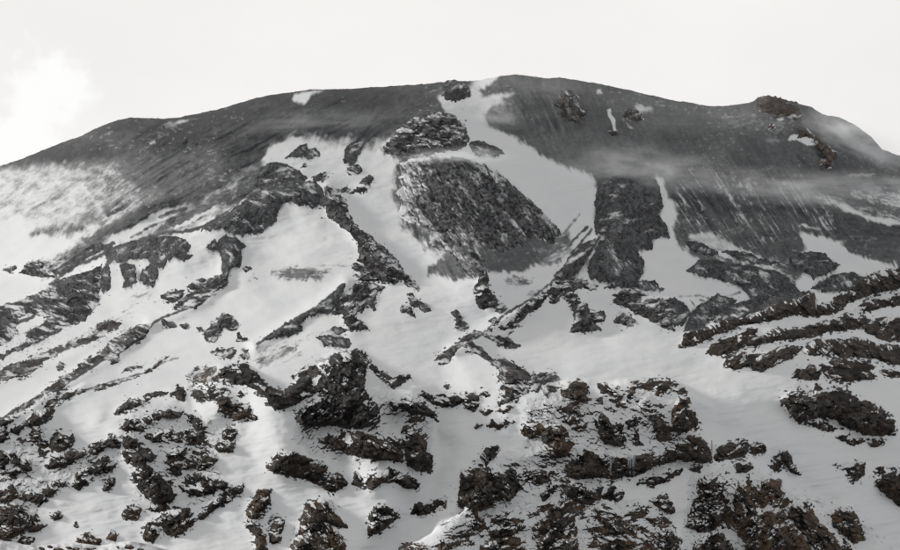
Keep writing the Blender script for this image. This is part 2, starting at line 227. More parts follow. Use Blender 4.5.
rock_outcrop|K,1.0,.25,.2|low jagged rock chain right of the corner crag|19.5,494.4 30.9,489.2 39.3,494.4 48.6,499.7 40.2,504.9 29.4,501.2|42.7,493.5 51,483 64,478.4 67.1,483.6 52.6,493.5 46.4,496.6
rock_outcrop|K,1.0,.25,.3|small rocks at the right foot of the corner crag|27.2,532.2 34,521.7 45.5,525.4 38.7,530.6|30.3,516.1 35.6,513.9 37.1,521.3 31.9,522.3
rock_outcrop|K,0.9,.25,.2|two tiny dark stones in the open snow right of the corner crag|50.4,516.7 58.8,512.4 60.9,517.6 54.1,520.4|73.6,525.4 76.1,522.9 77.9,525.4 75.8,527.2
rock_outcrop|K,1.0,.3,.8|tan boulders near the bottom edge, left side|76.7,541.4 78.9,535.6 86.6,534 93.4,538.7 101.1,540.2 99.6,544.5 83.5,545.2|107.6,538.4 111.3,530.9 118.1,534.6 114.4,539.9
rock_outcrop|K,1.0,.3,.4|dark rocks at the bottom edge under the corner crag|17.9,543 23.2,537.1 34.6,538.7 30.9,545.2
crag|K,1.5,.1,.05|black V-shaped rock wall below the snow basin, left of the sharp peak|218,375 226,367 236,364.6 248,365.6 254,372 260,380 268,389 276,391 284,392.4 290,387.6 300,380 308,376.6 313.6,384 316.4,392 304,399.4 294,404.4 284,408.4 273,408.4 265.6,398 260,392 252,388 244,384.4 236,384.4 226,378.4 220,379.4
rock_outcrop|L,0.7,.6,.9|sunlit brown stones speckling the snow at the left end of the black wall|186,376 192,371 200,369 215,366 218,374.4 215.6,380 204,383 192,381
rock_outcrop|K,1.0,.22,.1|pair of dark knobs on snow under the left end of the black wall|192,393 196,389.6 206,392 205,399 199,400|207,392 212,388.4 218,391 217,398 210,399
rock_outcrop|K,0.9,.3,.1|small dark stones between the paired knobs and black wall|220,391 224,388 227,390 223,394.4|237,395 241,392 243.6,394.4 240,397
crag|K,1.7,.12,0|sharp black peak in the middle, the highest of the lower crags|315.4,393.4 318.5,378.2 327.6,364.4 333.7,355.3 349.8,352.6 361.2,349.9 368.9,361.4 365.8,377.4 362.7,388.1 346,391.1 330.7,396.5|297.5,419 305.9,404.1 317.3,396.5 334.5,391.9 353.6,388.9 364.3,385 371.1,397.3 380.3,412.5 378.8,423.2 361.2,427.4 346,427.4 326.9,424 311.6,427.4 302.1,423.6
lava_rib|K,1.0,.25,.1|right-hand rock crest dropping from the sharp black peak|368.9,362.1 380.3,371.7 392.5,379.3 407,373.6 412,378.2 399.4,384.7 393.7,388.5 384.1,380.8 372.7,373.2|387.2,397.3 399.4,407.9 396.3,411.8 387.2,403.7
rock_outcrop|K,1.0,.3,.1|splintered dark rocks on the right flank of the sharp black peak|399.4,403 410.8,396.5 423.1,404.1 434.5,414.4 438.7,421.7 428,417.5 417.3,413.7 416.6,422.8 407,417.1
rock_outcrop|K,0.9,.3,.1|dark notch rocks on the snow ridge left of the sharp black peak|291.8,377 302.1,367.9 316.2,366 320,372.4 309.7,377
crag|K,1.4,.14,.3|long brown cliff under the sharp black peak|318.5,441.9 326.9,432.7 346,430.8 372.7,432.7 391.8,436.6 400.2,439.2 403.2,450.7 402.4,462.9 387.9,461 368.9,459.1 349.8,453.4 334.5,447.6|400.9,433.5 404.7,424.7 415.4,428.9 426.9,443.1 426.9,450.7 433,458.3 430.7,472.4 418.5,470.5 407,464.4 404,454.5
crag|K,1.3,.15,.35|slanting brown cliff lower left of the long brown cliff|266.9,466.7 277.3,453.7 292.5,451.8 308.5,457.6 323.8,465.2 329.5,479.3 320,483.9 304,478.2 288.7,476.3 275.3,472.4|329.2,480.5 336.4,473.6 342.1,476.6 346.7,485 331.5,491.9 323.1,486.9
rock_outcrop|K,1.0,.2,.3|small upright stone between two brown cliffs|352.8,483.9 355.5,472.8 362,479.3 362,487.7
crag|K,1.1,.35,.4|low split rock with snowy cracks below the long brown cliff|362.4,483.9 376.5,470.9 391.8,469 404,474.7 419.6,483.1 417.3,489.6 405.1,487.7 391.8,482 380.3,482 372.7,489.6
crag|K,1.2,.3,.35|heart-shaped rock alone in snow near the bottom centre|368.1,537.3 370,515.6 376.5,505.3 387.9,509.1 400.2,515.6 384.1,527.8
rock_outcrop|K,0.9,.3,.2|thin tapering rock pointing up right, centre bottom|410.1,514.4 414.7,507.2 429.9,503.4 447.9,496.5 446,504.1 433.7,512.5 422.3,514.4
crag|K,1.2,.2,.6|tall brown pillar at the bottom, left of centre|249.8,507.9 258.2,491.9 270.4,490 268.5,504.1 262,512.5 256.3,519.4 263.9,534.7 266.6,550.7 256.3,550.7 254.4,534.7 246,527
rock_outcrop|K,0.7,.5,.2|scruffy stones right of the tall brown pillar|269.6,530.8 277.3,514.8 283.7,522.4 278,543.1 271.5,544.2
crag|K,1.2,.28,.6|snow-dusted brown crag at the bottom edge, left of centre|301.3,520.2 307.8,503.4 323.1,499.5 331.5,503.4 335.6,515.6 346.7,527 330.7,524 323.1,520.2 335.3,530.8 344.8,546.1 343.7,553.7 287.9,553.7 299.4,534.7
rock_outcrop|K,0.9,.3,.2|small dark slope rocks at the far left of the central snow gully|220,448.8 223.1,442.3 232.2,443.1 232.2,451.5|220,504.1 227.6,491.9 243.7,484.3 241.8,491.5 227.6,503|218.1,488.1 223.1,480.5 226.5,486.9
lava_rib|K,0.9,.35,.1|low curved band of rock crossing the snow in the centre|420,394 424,391.6 434,398 444,393.6 448,397.6 466,395.6 478.4,394.6 479.4,399.4 466,401.4 456,404.4 444,406.4 436,403.4|464,404 472,402 478.4,405 474.4,410.4 468,408.4
rock_outcrop|K,0.8,.35,.1|two small stones above the low curved band|445,386 451.4,386.8 448,388.4|480.6,394 486,391.6 489.4,395 486,396.4
crag|L,1.2,.33,.3|knotted rock ridge descending right from the snow crest, centre|468,345 472,340.6 480,347.6 488,355.6 496,362.6 504,358.6 516,365.6 526,371.6 532.4,377 528,380 524,390 526.4,394.4 514,400.4 500,406 496.6,402.4 508,396.4 503.6,390 502.6,382 497.6,378 501.6,368 492,363.4 484,358.4 474,352.4 466,352.4
scree_ridge|L,0.9,.38,.2|arched thin rock crest on the snow above the knotted ridge|434,360 442,352 450,347 458,342 466,335 474,330.6 481.4,332 476,336 466,342 458,348 454,356 446,363.4 439,363.4|482,334 492,338 500,336 508,332 515.4,329.4 508,338 512.4,343 520.4,345.4 514,349.4 504,347.4 496,342.4 488,339.4
rock_outcrop|K,0.8,.45,.3|sparse low rocks on the pale snow slope below the knotted ridge|487.6,426.4 492,419.6 504,420.6 516.4,422 506,424.4 498,428.4|480.6,411.4 488,408.6 492.4,411 486,414.4|496,411.4 508,406.6 514.4,405.6 504,412.4|475.6,428.4 478,423.6 482.4,425
crag|L,0.9,.4,.3|snow-laced rocks joining the knotted ridge to the brown cliffs|530,387 534,376 540,372.6 552,372.6 561.4,379 558,381.4 548,381.6 542,384 538,390|542,390.4 548,386 560,387.6 552,394.4 544,395.4
crag|K,1.5,.05,.5|pointed dark brown fin on the rim of the snow basin|560,390.4 570,386 578,379.6 583.4,386 591.6,401.4 582,402.4 570,398.4 562,395.4
rock_outcrop|K,1.0,.35,.2|leaning grey rock just right of the dark brown fin|583.4,384 592,390 600.4,398 602.4,404.4 598,401.4 592,396.4 587,394.4
crag|K,1.1,.3,.45|broken rocky rim along the lower edge of the snow basin|598,385 604,382.6 616,387.6 626,391.6 634,386.6 640.4,394 632,399.4 630,404.4 624,407.4 618,405.4 624,400.4 616,397.4 606,395.4 601,396.4|630,382.4 640,381.6 652,382.6 658,379.6 668,380.6 680,385.6 687.4,392 682,394.4 678,390.4 670,388.4 664,392.4 658,396 652,390.4 644,390.4
crag|K,1.2,.35,.4|rock pillar with a snow window in the broken rim|636,399 648,395.6 652.4,399 651.4,408 656,410 660.4,414 658,416 668.4,422 671.4,428 664,434.4 658,436.4 654,422 648,416 640,410 634,404
crag|K,1.3,.15,.15|dark cliff block with a square snowy top, centre right|594.6,422 603,413.6 609,418.6 616,420.6 624.4,424 626.4,440.4 622,445 606,444.4 600,440.4 597.6,428|626,422 634,414.6 638.4,420 640,440.4 644,446 636,446 631.6,440.4
crag|K,1.4,.08,.6|solitary brown tower standing in snow, right of centre|671.4,426.4 673.6,410 677.6,398.6 687.4,398.6 689.4,408 696.4,420 699.4,428 690,432 678,432
crag|K,1.3,.1,.8|rounded brown crag left of the dark cliff block|521.3,430.5 527.8,420.2 535.4,425.1 550.7,427 562.9,425.1 574.4,443.1 566.7,453.4 554.5,451.5 539.2,436.2 529.7,440
rock_outcrop|K,0.9,.4,.3|streaky rocks rising right of the rounded brown crag|562.1,422.1 571.7,413.7 583.9,421.3 587.7,432.4 577.4,430.5|573.6,410.6 578.2,408.7 582,418.2 578.2,417.5
crag|K,1.3,.15,.45|long cliff band with hanging ice across the centre right|561.4,470.5 571.7,458.3 585,446.1 596.5,453.7 607.9,453.7 610.6,469.8 607.9,478.2 592.7,478.2 569.8,478.2|610.2,455.3 630.8,457.6 646.1,453.7 669,448 684.3,442.3 684.3,456.4 661.4,464.8 649.9,468.6 634.7,476.3 611.8,478.2|659.3,464.3 659.3,452.2 673.8,445.6 687.6,435.3 698.7,437 710.8,449.8 710.8,460.8 698,461.9 680.7,459.1 670.4,462.6
rock_outcrop|K,1.0,.25,.3|rocks linking the dark bulky crag to the long cliff band|519.4,482 525.9,471.7 543.1,469 561,472.8 554.5,480.1 535.4,485.8
crag|K,1.5,.12,.25|dark bulky crag with a snowy crown, bottom centre|458.3,493.4 462.1,471.7 472.4,472.8 480.1,457.6 487.7,448 498,446.1 494.2,458.3 485.8,466 497.3,470.9 512.5,469 522.8,477.4 522.8,489.6 508.7,501.1 493.4,504.9 478.2,508.7 460.2,508.7
rock_outcrop|K,1.1,.2,.3|slanted rock slab under the long cliff band|540.4,493.4 550.7,482.4 561,485 550.7,497.3 543.1,501.1
crag|K,1.1,.2,.2|rounded dark rock under the middle of the long cliff band|560.2,485 577.4,482.4 601.1,492.7 599.2,503 581.2,504.9 566,495.3
rock_outcrop|K,0.9,.35,.2|small patchy rock right of the rounded dark rock|601.5,493.4 611.8,486.2 625.9,492.7 615.6,503 606,499.2
lava_rib|K,0.9,.3,.2|thin rock line climbing right beneath the long cliff band|637.7,483.9 657.6,476.6 669.8,472.8 669.8,480.1 653.7,485.8|669.8,474.4 681.2,467.1 681.2,472.4 672.8,477.4
crag|K,1.1,.35,.6|striped brown crag at the bottom centre edge|486,528 492,515.6 502,507.6 512,513.6 524.4,520 524.4,528 518,534 526,549.6 528,552 480,552 481.6,544 492,540
rock_outcrop|K,1.1,.25,.5|round brown rock on the left shoulder of the striped crag|468.6,522.4 476,514.6 484.4,518 486.4,526.4 480,532.4 472,530.4
rock_outcrop|K,0.9,.4,.4|small stones at the bottom edge beside the sunlit snow crest|438.6,552 440,539.6 448,537.6 452.4,546 446,552|453.6,540.4 458,534.6 460.4,544.4
rock_outcrop|K,1.0,.4,.7|tan rock slab at the bottom edge, left of the snow crest|399.6,552 402,542.6 410,543.6 422.4,545.6 428.4,552
crag|K,1.3,.28,.45|pyramid-shaped brown crag at the bottom, right of centre|534.7,522.1 550.7,509.1 561.4,499.5 561.4,488.1 567.9,496.5 574.4,507.9 578.5,550.7 538.5,553.7 532.7,534.7
crag|K,0.9,.42,.6|slope of streaky brown rocks at the bottom, right of the pyramid crag|585,524 596.5,507.2 607.9,507.2 624,514.8 631.6,527 646.9,534.7 662.1,553.7 600.3,553.7 592.7,534.7
rock_outcrop|K,0.9,.4,.5|small brown rocks on snow above the streaky rocks|645.3,518.2 661.4,512.9 669.8,523.2 653.7,525.9|649.9,501.1 665.2,495.7 673.6,507.9 666,512.5
rock_outcrop|K,0.9,.45,.4|snowy rocks at the bottom edge right of the streaky rocks|653,531.6 669,532 677.4,553.7 661.4,546.1
crag|K,1.1,.2,.3|rocks right of the hanging icicle at the end of the cliff band|714.6,459.1 717,449.1 736,440.5 747,442.2 745.3,453.9 729.1,459.1 717,461.5|748.1,452.2 751.5,445.6 764.3,445.6 764.3,451.2 755,453.9
rock_outcrop|K,1.0,.2,.3|dark egg-shaped stone in snow under the cliff band end|735.3,472.9 737.7,464.6 744.6,462.9 752.2,467.7 746.3,472.9
rock_outcrop|K,0.9,.25,.2|tiny dark stone left of the egg-shaped stone|690.4,469.5 694.5,463.9 702.1,466.4 699.7,471.2
rock_outcrop|K,1.0,.2,.2|dark stone with a trail of rubble on the right snow slope|769.8,464.3 775.7,457.7 781.5,463.6 779.8,470.5 772.2,468.4|779.1,450.8 786,452.5 793.6,467 800.5,474.6 791.2,471.2 784.3,460.8
crag|K,1.4,.35,.35|snow-speckled left buttress of the big bottom right crag|686.9,526.4 691.1,504.3 698,483.6 704.9,476.7 712.5,475 726.3,480.9 728.4,498.1 726.3,515.4 715.2,529.9 698,529.9
crag|K,1.4,.15,.9|big rusty brown crag at the bottom right|733.2,523 733.2,498.1 737.7,483.6 746.3,476.7 753.9,478.4 757.4,487.8 753.9,498.1 757.4,511.9 749.8,523 742.9,529.9|754.3,498.8 758.4,483.6 767,478.4 779.8,483.6 781.5,494.7 791.9,501.6 780.9,509.2 770.5,509.2 760.1,505.7|787.1,516.1 791.2,504.3 805.7,502.6 812.6,511.9 819.5,522.3 833.3,532.7 840.9,553.4 818.8,553.4 805,536.8|733.2,526.4 753.2,512.6 780.9,509.2 787.8,519.5 805,536.8 811.9,553.4 746.3,553.4 742.9,539.6
crag|K,1.2,.4,.3|lowest snow-dusted rocks under the left buttress, bottom right|690.4,553.4 698,535.4 715.2,529.2 729.8,539.6 736.7,553.4
crag|K,1.3,.22,1|rust-stained rock right of the big rusty crag|828.5,516.1 839.6,507.8 850.6,507.8 857.5,518.8 864.4,540.2 853.4,542 843,533.3 832.7,524.7
rock_outcrop|K,1.0,.2,.5|small rock at the bottom edge under the rust-stained rock|838.9,553.4 843,538.9 854.1,548.2 855.1,553.4
rock_outcrop|K,1.1,.35,.4|snowy rocks left of the big bottom right buttress|659.3,498.8 670.4,500.9 674.5,511.9 666.9,512.6 659.3,509.2|659.3,553.4 659.3,514.7 673.8,532 681.4,553.4
crag|K,1.4,.1,.25|long dark cliff low on the right, arched like a loaf|780.2,398.7 791.2,390.4 801.6,392.1 811.9,397.3 815.4,383.5 823,390.4 839.6,390.4 854.1,397.3 870.6,404.2 885.1,412.8 893.8,422.2 895.5,433.2 884.4,434.9 863.7,433.2 846.5,428 836.1,419.4 822.3,415.9 808.5,419.4 798.1,421.1 790.5,411.8
rock_outcrop|K,0.8,.4,.3|thin rubble strip beneath the loaf-shaped cliff|807.8,422.8 818.8,419.7 836.8,427.3 829.2,431.5|835.4,436.7 849.9,437 864.4,441.1 853.4,445.3|866.5,441.8 881,438 883.4,444.6 870.6,446
crag|K,1.3,.15,.3|dark knobbed ledge above the loaf-shaped cliff|792.3,376.2 798.1,369.7 808.5,366.2 812.6,364.5 819.5,368.6 819.5,378 805,378.6|820.6,365.2 839.6,360.7 863.7,361.7 874.8,366.9 867.9,372.1 878.2,377.3 853.4,381.4 825.7,378 822.3,372.1
rock_outcrop|K,0.9,.35,.4|small rubble right of the knobbed ledge|880.3,371 887.9,368.6 898.3,372.1 900.7,375.5 891.4,376.2 884.4,374.5
crag|K,1.3,.08,.3|dark grey rock cut by the right edge near the bottom|875.1,481.5 887.9,475 901.7,468.8 912.1,467 912.1,508.5 900,505 887.9,495.4 881,488.5
rock_outcrop|K,0.9,.3,.4|small stone above the dark rock at the right edge|873.4,471.2 881,466.4 885.1,472.2 877.5,475.3
rock_outcrop|K,0.7,.5,.3|scruffy half-buried stones in the right snow slope|833.7,464.3 853.4,462.9 864.4,463.6 862.7,474.6 851.6,483.3 846.5,471.2
cliff_band|K,1.5,.14,.3|long top cliff slanting up to the right edge|680,346.7 685.9,333.3 704.9,326.4 729.1,320.1 749.8,318.4 774,306.3 798.1,299.4 811.9,293.5 816.1,306.3 825.7,302.9 846.5,292.5 860.3,282.2 877.5,273.5 901.7,267.7 912.1,266.6 912.1,285.6 881,290.8 863.7,296 846.5,304.6 836.1,312.2 817.1,315.6 805,315.6 791.2,313.9 777.4,319.1 763.6,320.8 753.2,324.3 739.4,326 722.2,331.2 704.9,339.8 692.8,344.3
cliff_band|K,1.3,.15,.3|second cliff band below the long top cliff|705.9,353.6 711.8,343.6 729.1,338.4 742.9,331.5 757.4,328.1 753.9,337.4 764.3,339.1 756.7,346.7 742.9,348.5 725.6,353.6|761.2,339.8 770.5,331.5 791.2,329.8 811.9,326.4 832.7,321.2 846.5,314.3 861,316 867.9,323.6 846.5,329.5 825.7,332.9 808.5,338.1 787.8,339.8 767,342.2|863,324.3 881,319.4 901.7,317.7 912.1,318.4 912.1,340.9 884.4,339.8 870.6,332.9 863.7,329.5
rock_outcrop|K,0.9,.55,.2|snow-plastered rock step between the two upper cliff bands at right|852.7,310.5 867.2,300.5 884.4,295.3 901.7,294.6 912.1,295.3 912.1,302.9 881,307 867.2,312.2 858.5,315.6
cliff_band|K,1.3,.2,.3|third cliff band from the top on the right shoulder|723.2,365.7 729.1,354 746.3,352.3 763.6,355.7 780.9,348.8 802.3,347.1 791.2,357.1 777.4,362.3 763.6,370.9 746.3,367.4 732.5,369.2|804.3,350.2 813.7,340.2 832.7,341.9 853.4,338.4 867.2,341.9 884.4,345.3 901.7,347.1 912.1,348.5 912.1,365 884.4,362.3 867.2,357.1 846.5,355.4 825.7,356 808.5,353.6
scree_ridge|S,1.0,.33,0|grey ribbed ridge above the right snow inlet|686.9,270.8 698,260.7 711.8,259 729.1,264.2 749.8,265.9 774,271.1 787.8,278 798.8,290.8 805.7,293.2 791.2,298.4 774,300.1 753.2,298.4 742.9,288 722.2,279.4 701.4,275.9
scree_patch|S,0.8,.1,0|smooth dark grey mound above the grey ribbed ridge|788.8,258.7 805,252.1 822.3,253.8 840.2,264.9 829.2,272.5 815.4,277.7 805,272.5 791.2,267.3
scree_ridge|S,0.8,.35,0|pale grey ridge end just above the long top cliff|811.2,286.3 832.7,274.6 853.4,272.8 867.9,278.7 846.5,289.8 825.7,291.5
scree_ridge|S,0.9,.4,0|grey pointed spurs left of the long top cliff|660,301.8 673.8,297 684.9,304.6 691.8,313.2 680.7,324.3 666.9,324.3 658.3,315|691.8,310.5 708.3,299.4 718.7,293.5 736.7,301.1 725.6,308.7 711.8,319.1 698,331.2 683.5,331.2 686.9,323.6
scree_ridge|S,0.9,.33,0|slim grey slope lying on top of the long top cliff|728.4,307 749.8,299.4 774,293.5 798.1,291.8 812.6,291.8 794.7,299.4 774,304.6 753.2,312.2 736,318.4 722.2,323.6 711.1,327
scree_patch|S,0.6,.3,0|dark grey streak near the head of the right snow inlet|684.2,240.7 704.9,244.2 719.4,254.5 708.3,256.9 691.1,251.8
scree_patch|S,0.6,.35,0|thin grey strip between snow streaks right of the inlet|722.2,251.1 742.9,252.1 763.6,259 781.5,263.2 753.2,263.9 736,258.7
scree_slope|S,1.1,.12,0|broad dark grey scree lobe right of the snow chute|595,207 597,190 602,180 620,175 645,174 657,181 662,200 663,207 657,215 667,227 670,236 652,237 651,249 640,248 635,252 625,237 612,226 605,237 596,234
scree_slope|S,1.2,.12,0|dark cone-shaped scree pile at the foot of the broad lobe|597.5,242.5 605,238.8 612.5,227.5 622.5,231.2 630,240 640,257 644.2,264.5 643,273.2 635,282.5 622.5,281.2 605,282.5 590,277.5 587,267 595,254.5
lava_rib|S,0.9,.5,.2|streaky pale rock spur left of the cone-shaped scree pile|570,257 582.5,244.5 594.5,239.5 596.5,244.5 587,257 579.5,272 570,279.5 557.5,280 554.5,272 565,267
lava_rib|L,0.9,.35,.1|winding stone rib running down left from the streaky spur|557.5,279.5 580,280.2 598,284.5 595,290 580,287.5 567.5,291.2 560,295 555,302.5 547.5,302.5 550,295 537.5,310 527.5,311.2 522.5,320 512.5,325 512,317 525,307 540,297 550,289.5
crag|L,1.2,.22,.1|dark upright crag in snow below the winding stone rib|562,297 572.5,291.5 575.5,298.2 585,303.2 589.2,312 593,324.5 600.5,329.5 585,332.5 569.5,331.2 575,319.5 572.5,309.5 569.5,300.8
rock_outcrop|L,0.9,.3,.1|grey rocks right of the dark upright crag|590,314.5 600,310.2 605.5,314.5 603,322.5 592.5,322.5|614.5,321.2 620,312.8 630.5,317 638,324.5 625,325
crag|L,1.1,.27,.2|broken dark rock band below the cone-shaped scree pile|612,302 620,294 630,297.8 642.5,296.5 660,299 670.5,303.2 673,314.5 670.5,322 675.5,330 657.5,325 647.5,317.5 635,312.5 627.5,307.5|609.5,296.2 625,291.5 640,290.2 648,295.8 625,296.2
scree_patch|S,0.7,.3,0|thin grey ledge between the scree cone and broken rock band|604.5,287.5 615,281.5 630,281 645,281.5 655,281 663,288.8 647.5,290 635,287.5 612.5,287
lava_rib|L,0.9,.3,.1|hooked grey rock rib below the foot of the boulder face|474.5,289.5 477,279.5 487.5,271.5 489.2,289.5 497.5,299 508,308.8 500,315 494.5,307.5 478.2,307.5 475.8,297
rock_outcrop|L,0.8,.3,.1|slim upright stone left of the hooked grey rib|452,312 457.5,310.2 463,319.5 469.2,325.8 460,332.5 454.5,330 456.2,319.5
rock_outcrop|L,0.8,.3,.2|small stones at the foot of the hooked grey rib|489.5,322.5 495,316.5 499.2,320.8 495,325|497,326.2 510,322.8 523,327 510,330 500,330|487,330 492.5,327.8 493,333.8'''.strip().split('\n'):
    f = ln.split('|'); st = f[1].split(','); CRAGS.append((f[0], st[0], float(st[1]), float(st[2]), float(st[3]), f[2], [pts(p) for p in f[3:]]))
# snow banks up against the outcrops
M = np.zeros_like(D); MK = np.zeros_like(D); MS = np.zeros_like(D)
for c in CRAGS:
    for P in c[6]:
        a, b = P.min(0) - 3, P.max(0) + 3
        i0, i1 = np.searchsorted(gv, [a[1], b[1]]); j0, j1 = np.searchsorted(gu, [a[0], b[0]])
        if i1 <= i0 or j1 <= j0: continue
        sd = sdist(P, U[i0:i1, j0:j1], V[i0:i1, j0:j1]); M[i0:i1, j0:j1] = np.maximum(M[i0:i1, j0:j1], sstep(-1, 3, sd) * (1 if c[1] == 'K' else .5 if c[1] != 'N' else .12) * c[2])
        if c[1] in 'SB': MS[i0:i1, j0:j1] = np.maximum(MS[i0:i1, j0:j1], sstep(-1, 2, sd))
        if c[1] in 'KL': MK[i0:i1, j0:j1] = np.maximum(MK[i0:i1, j0:j1], sstep(-1, 2, sd))
def blur(a, s):
    r = int(s * 3); kx = np.exp(-(np.arange(-r, r + 1) / s) ** 2 / 2); kx /= kx.sum()
    for ax in (0, 1): a = np.apply_along_axis(lambda c: np.convolve(np.pad(c, r, mode='edge'), kx, 'valid'), ax, a)
    return a
D -= D / FOC * (7.0 * blur(M, 6) + 3.0 * blur(M, 2.2))
def samp(img, u, v):
    x = np.clip((u - UA) / G, 0, len(gu) - 1.001); y = np.clip((v - VA) / G, 0, len(gv) - 1.001)
    i = x.astype(int); j = y.astype(int); fx = x - i; fy = y - j
    return (img[j, i] * (1 - fx) + img[j, i + 1] * fx) * (1 - fy) + (img[j + 1, i] * (1 - fx) + img[j + 1, i + 1] * fx) * fy
def place(u, v, d): return np.stack([(u - U0) / FOC * d, d, (V0 - v) / FOC * d], -1)

# ash and dust lying on the snow: coverage and paleness of the cover
ASH = [  # polygon, coverage, edge softness, streak angle, streak amount, paleness
 ('-300,0 470,0 470,86 440,97 445,112 420,118 400,130 385,140 372,144 350,140 333,143 315,137 300,136 290,137 272,150 262,160 258,168 240,178 222,190 200,200 170,205 150,200 140,190 122,180 105,170 85,168 60,170 30,172 0,174 -300,270', 1, 14, -28, .12, .06),
 ('80,165 120,150 170,150 215,150 225,175 200,195 170,203 150,200 130,190 100,185', .84, 14, -30, .3, .45),
 ('60,172 110,160 150,192 172,203 150,215 110,235 80,250 62,256 90,228 60,225 40,205', .52, 12, -38, .4, .6),
 ('-300,270 -100,200 0,172 60,168 90,180 112,200 80,216 40,222 0,218 -200,300', .34, 14, -33, .32, .6),
 ('25,236 35,226 60,222 80,222 88,230 70,236 45,236 30,238', .6, 5, -60, .35, .4),
 ('82,239 100,231 117,221 135,212 145,205 168,198 200,186 215,182 190,200 165,208 140,219 130,226 118,234 100,240', .97, 4, -30, .2, .15),
 ('118,245 140,236 165,222 190,205 225,190 250,180 262,185 240,200 215,215 190,228 160,238 130,250 112,262', .6, 7, -28, .5, .4),
 ('40,262 70,250 95,240 110,244 90,258 66,272 45,276', .6, 6, -33, .7, .3),
 ('240,178 258,168 285,172 300,180 290,190 262,192 238,204 215,215', .75, 6, -30, .5, .3),
 ('380,150 396,160 392,196 400,220 396,226 412,232 426,250 440,258 432,240 450,230 450,160', .75, 7, 70, .5, .35),
 ('452,236 480,240 530,232 560,235 568,230 574,250 560,262 535,267 512,272 490,271 480,279 450,279 428,276 432,268 445,262', .86, 5, 60, .35, .4),
 ('545,245 560,240 574,246 572,256 552,264 540,258', .5, 6, -20, .5, .5),
 ('478,88 495,79 520,60 1300,60 1300,400 905,266 870,257 852,252 850,238 820,232 803,236 805,250 790,262 760,258 740,248 720,238 705,232 690,240 686,250 676,235 672,215 668,195 660,180 652,176 648,200 630,212 608,208 600,190 592,176 575,169 560,163 540,153 522,141 505,133 490,126 483,115 492,103 480,97', 1, 6, 62, .1, .4),
 ('676,175 720,170 800,180 830,205 845,235 800,232 770,248 740,245 700,228 684,235 674,210', .82, 8, 57, .5, .22),
 ('690,232 720,238 745,250 770,262 800,262 812,270 790,290 760,290 730,275 700,262 690,255', .72, 6, 28, .7, .3),
 ('700,108 780,116 790,128 770,134 720,132 690,120 640,108 620,98', .88, 12, 8, .35, .75),
 ('600,95 640,98 680,112 700,124 660,128 630,118 612,118', .88, 8, 12, .45, .6),
 ('800,193 835,190 905,191 920,222 890,224 866,218 846,209 828,202', .5, 6, 14, .6, .5),
 ('640,90 660,105 654,112 640,108', .7, 6, 30, .6, .6),
 ('500,78 530,77 560,80 600,90 560,96 520,92', .92, 8, 5, .3, .7),
 ('272,268 285,266 308,266 330,270 335,273 320,279 292,279 278,278', .55, 4, 0, .7, .55),
 ('505,280 520,276 534,280 528,287 512,287', .5, 4, -10, .6, .5), ('525,296 535,291 541,295 530,299', .6, 3, -10, .5, .5),
 ('300,340 330,330 352,350 345,362 310,362 296,356', .22, 8, -20, .8, .55), ('255,345 300,330 318,345 290,362 262,372 240,366', .2, 8, -30, .8, .6),
 ('120,300 150,285 170,300 140,320 100,335 40,345 20,352', .12, 14, -28, .8, .55), ('0,330 60,310 100,330 60,352 0,372', .16, 10, -28, .8, .55),
 ('840,238 900,236 960,250 905,262 870,256 850,250', .9, 6, 10, .4, .35),
 ('818,228 850,222 905,225 960,245 900,258 862,254 855,246', .9, 7, 8, .4, .3),
 ('520,400 560,395 580,410 560,430 530,425', .12, 8, 30, .9, .6), ('690,470 760,470 800,490 860,520 890,545 760,520', .07, 14, 30, .9, .5)]
SNOWP = [  # snow showing through the ash
 ('295,94 306,91 330,89 322,93 312,96 306,104 296,103 292,100', .15, 3), ('440,98 446,97 455,108 448,116 442,106', 0, 3),
 ('262,160 275,146 292,137 302,137 300,148 285,156 272,163', .0, 3), ('160,124 168,121 192,118 200,117 185,122 166,128', .45, 2), ('148,143 154,140 156,143 150,145', .3, 1.5),
 ('607,110 610,109 612,114 616,119 615,124 618,131 614,132 613,127 610,121 608,115', 0, 1.3), ('620,120 624,118 628,128 634,130 626,122', .3, 2), ('636,106 652,105 655,110 640,112', .2, 3), ('626,118 634,122 640,122 630,117', .2, 2),
 ('596,91 601,90 602,94 597,95', .2, 2), ('788,139 796,134 806,136 815,140 816,147 808,146 798,140 788,141', 0, 1.5), ('818,142 828,146 836,150 832,151 820,146', 0, 1.5),
 ('776,118 782,117 785,121 778,121', .1, 1.5), ('762,139 772,137 786,140 780,145 766,144', .45, 4), ('768,126 774,125 775,129 768,129', .1, 1.5), ('840,173 855,174 878,175 870,177 850,177', .4, 2), 
 ('657,175 664,186 672,200 678,214 674,226 664,222 668,208 660,196 655,184', .05, 4), ('800,233 815,236 840,245 852,254 848,262 836,258 822,254 808,246', .0, 3),
 ('478,96 500,92 520,94 505,100 512,104 492,108 482,118 490,128 476,126 468,112', .2, 5), ('690,236 708,230 720,240 735,246 760,254 764,260 745,256 720,250 700,244', .25, 3),
 ('832,200 846,205 862,213 880,217 905,223 905,227 870,220 846,212', .05, 3), ('805,223 818,230 800,226', .1, 2)]
halo = np.clip(blur(MK, 4.5) * 1.1 + blur(MK, 12) * .55 * sstep(340, 400, V), 0, 1)
rl = np.zeros_like(D); ash = np.zeros_like(D); tone = np.full_like(D, .4)
wu = U + 5 * fbm(U / 22, V / 22, 4, 41) + 2 * fbm(U / 5, V / 5, 2, 43); wv = V + 4 * fbm(U / 22, V / 22, 4, 42) + 1.6 * fbm(U / 5, V / 5, 2, 44) + 4 * fbm((U - .45 * V * np.sign(U - 400)) / 3, V / 22, 3, 45, .8)
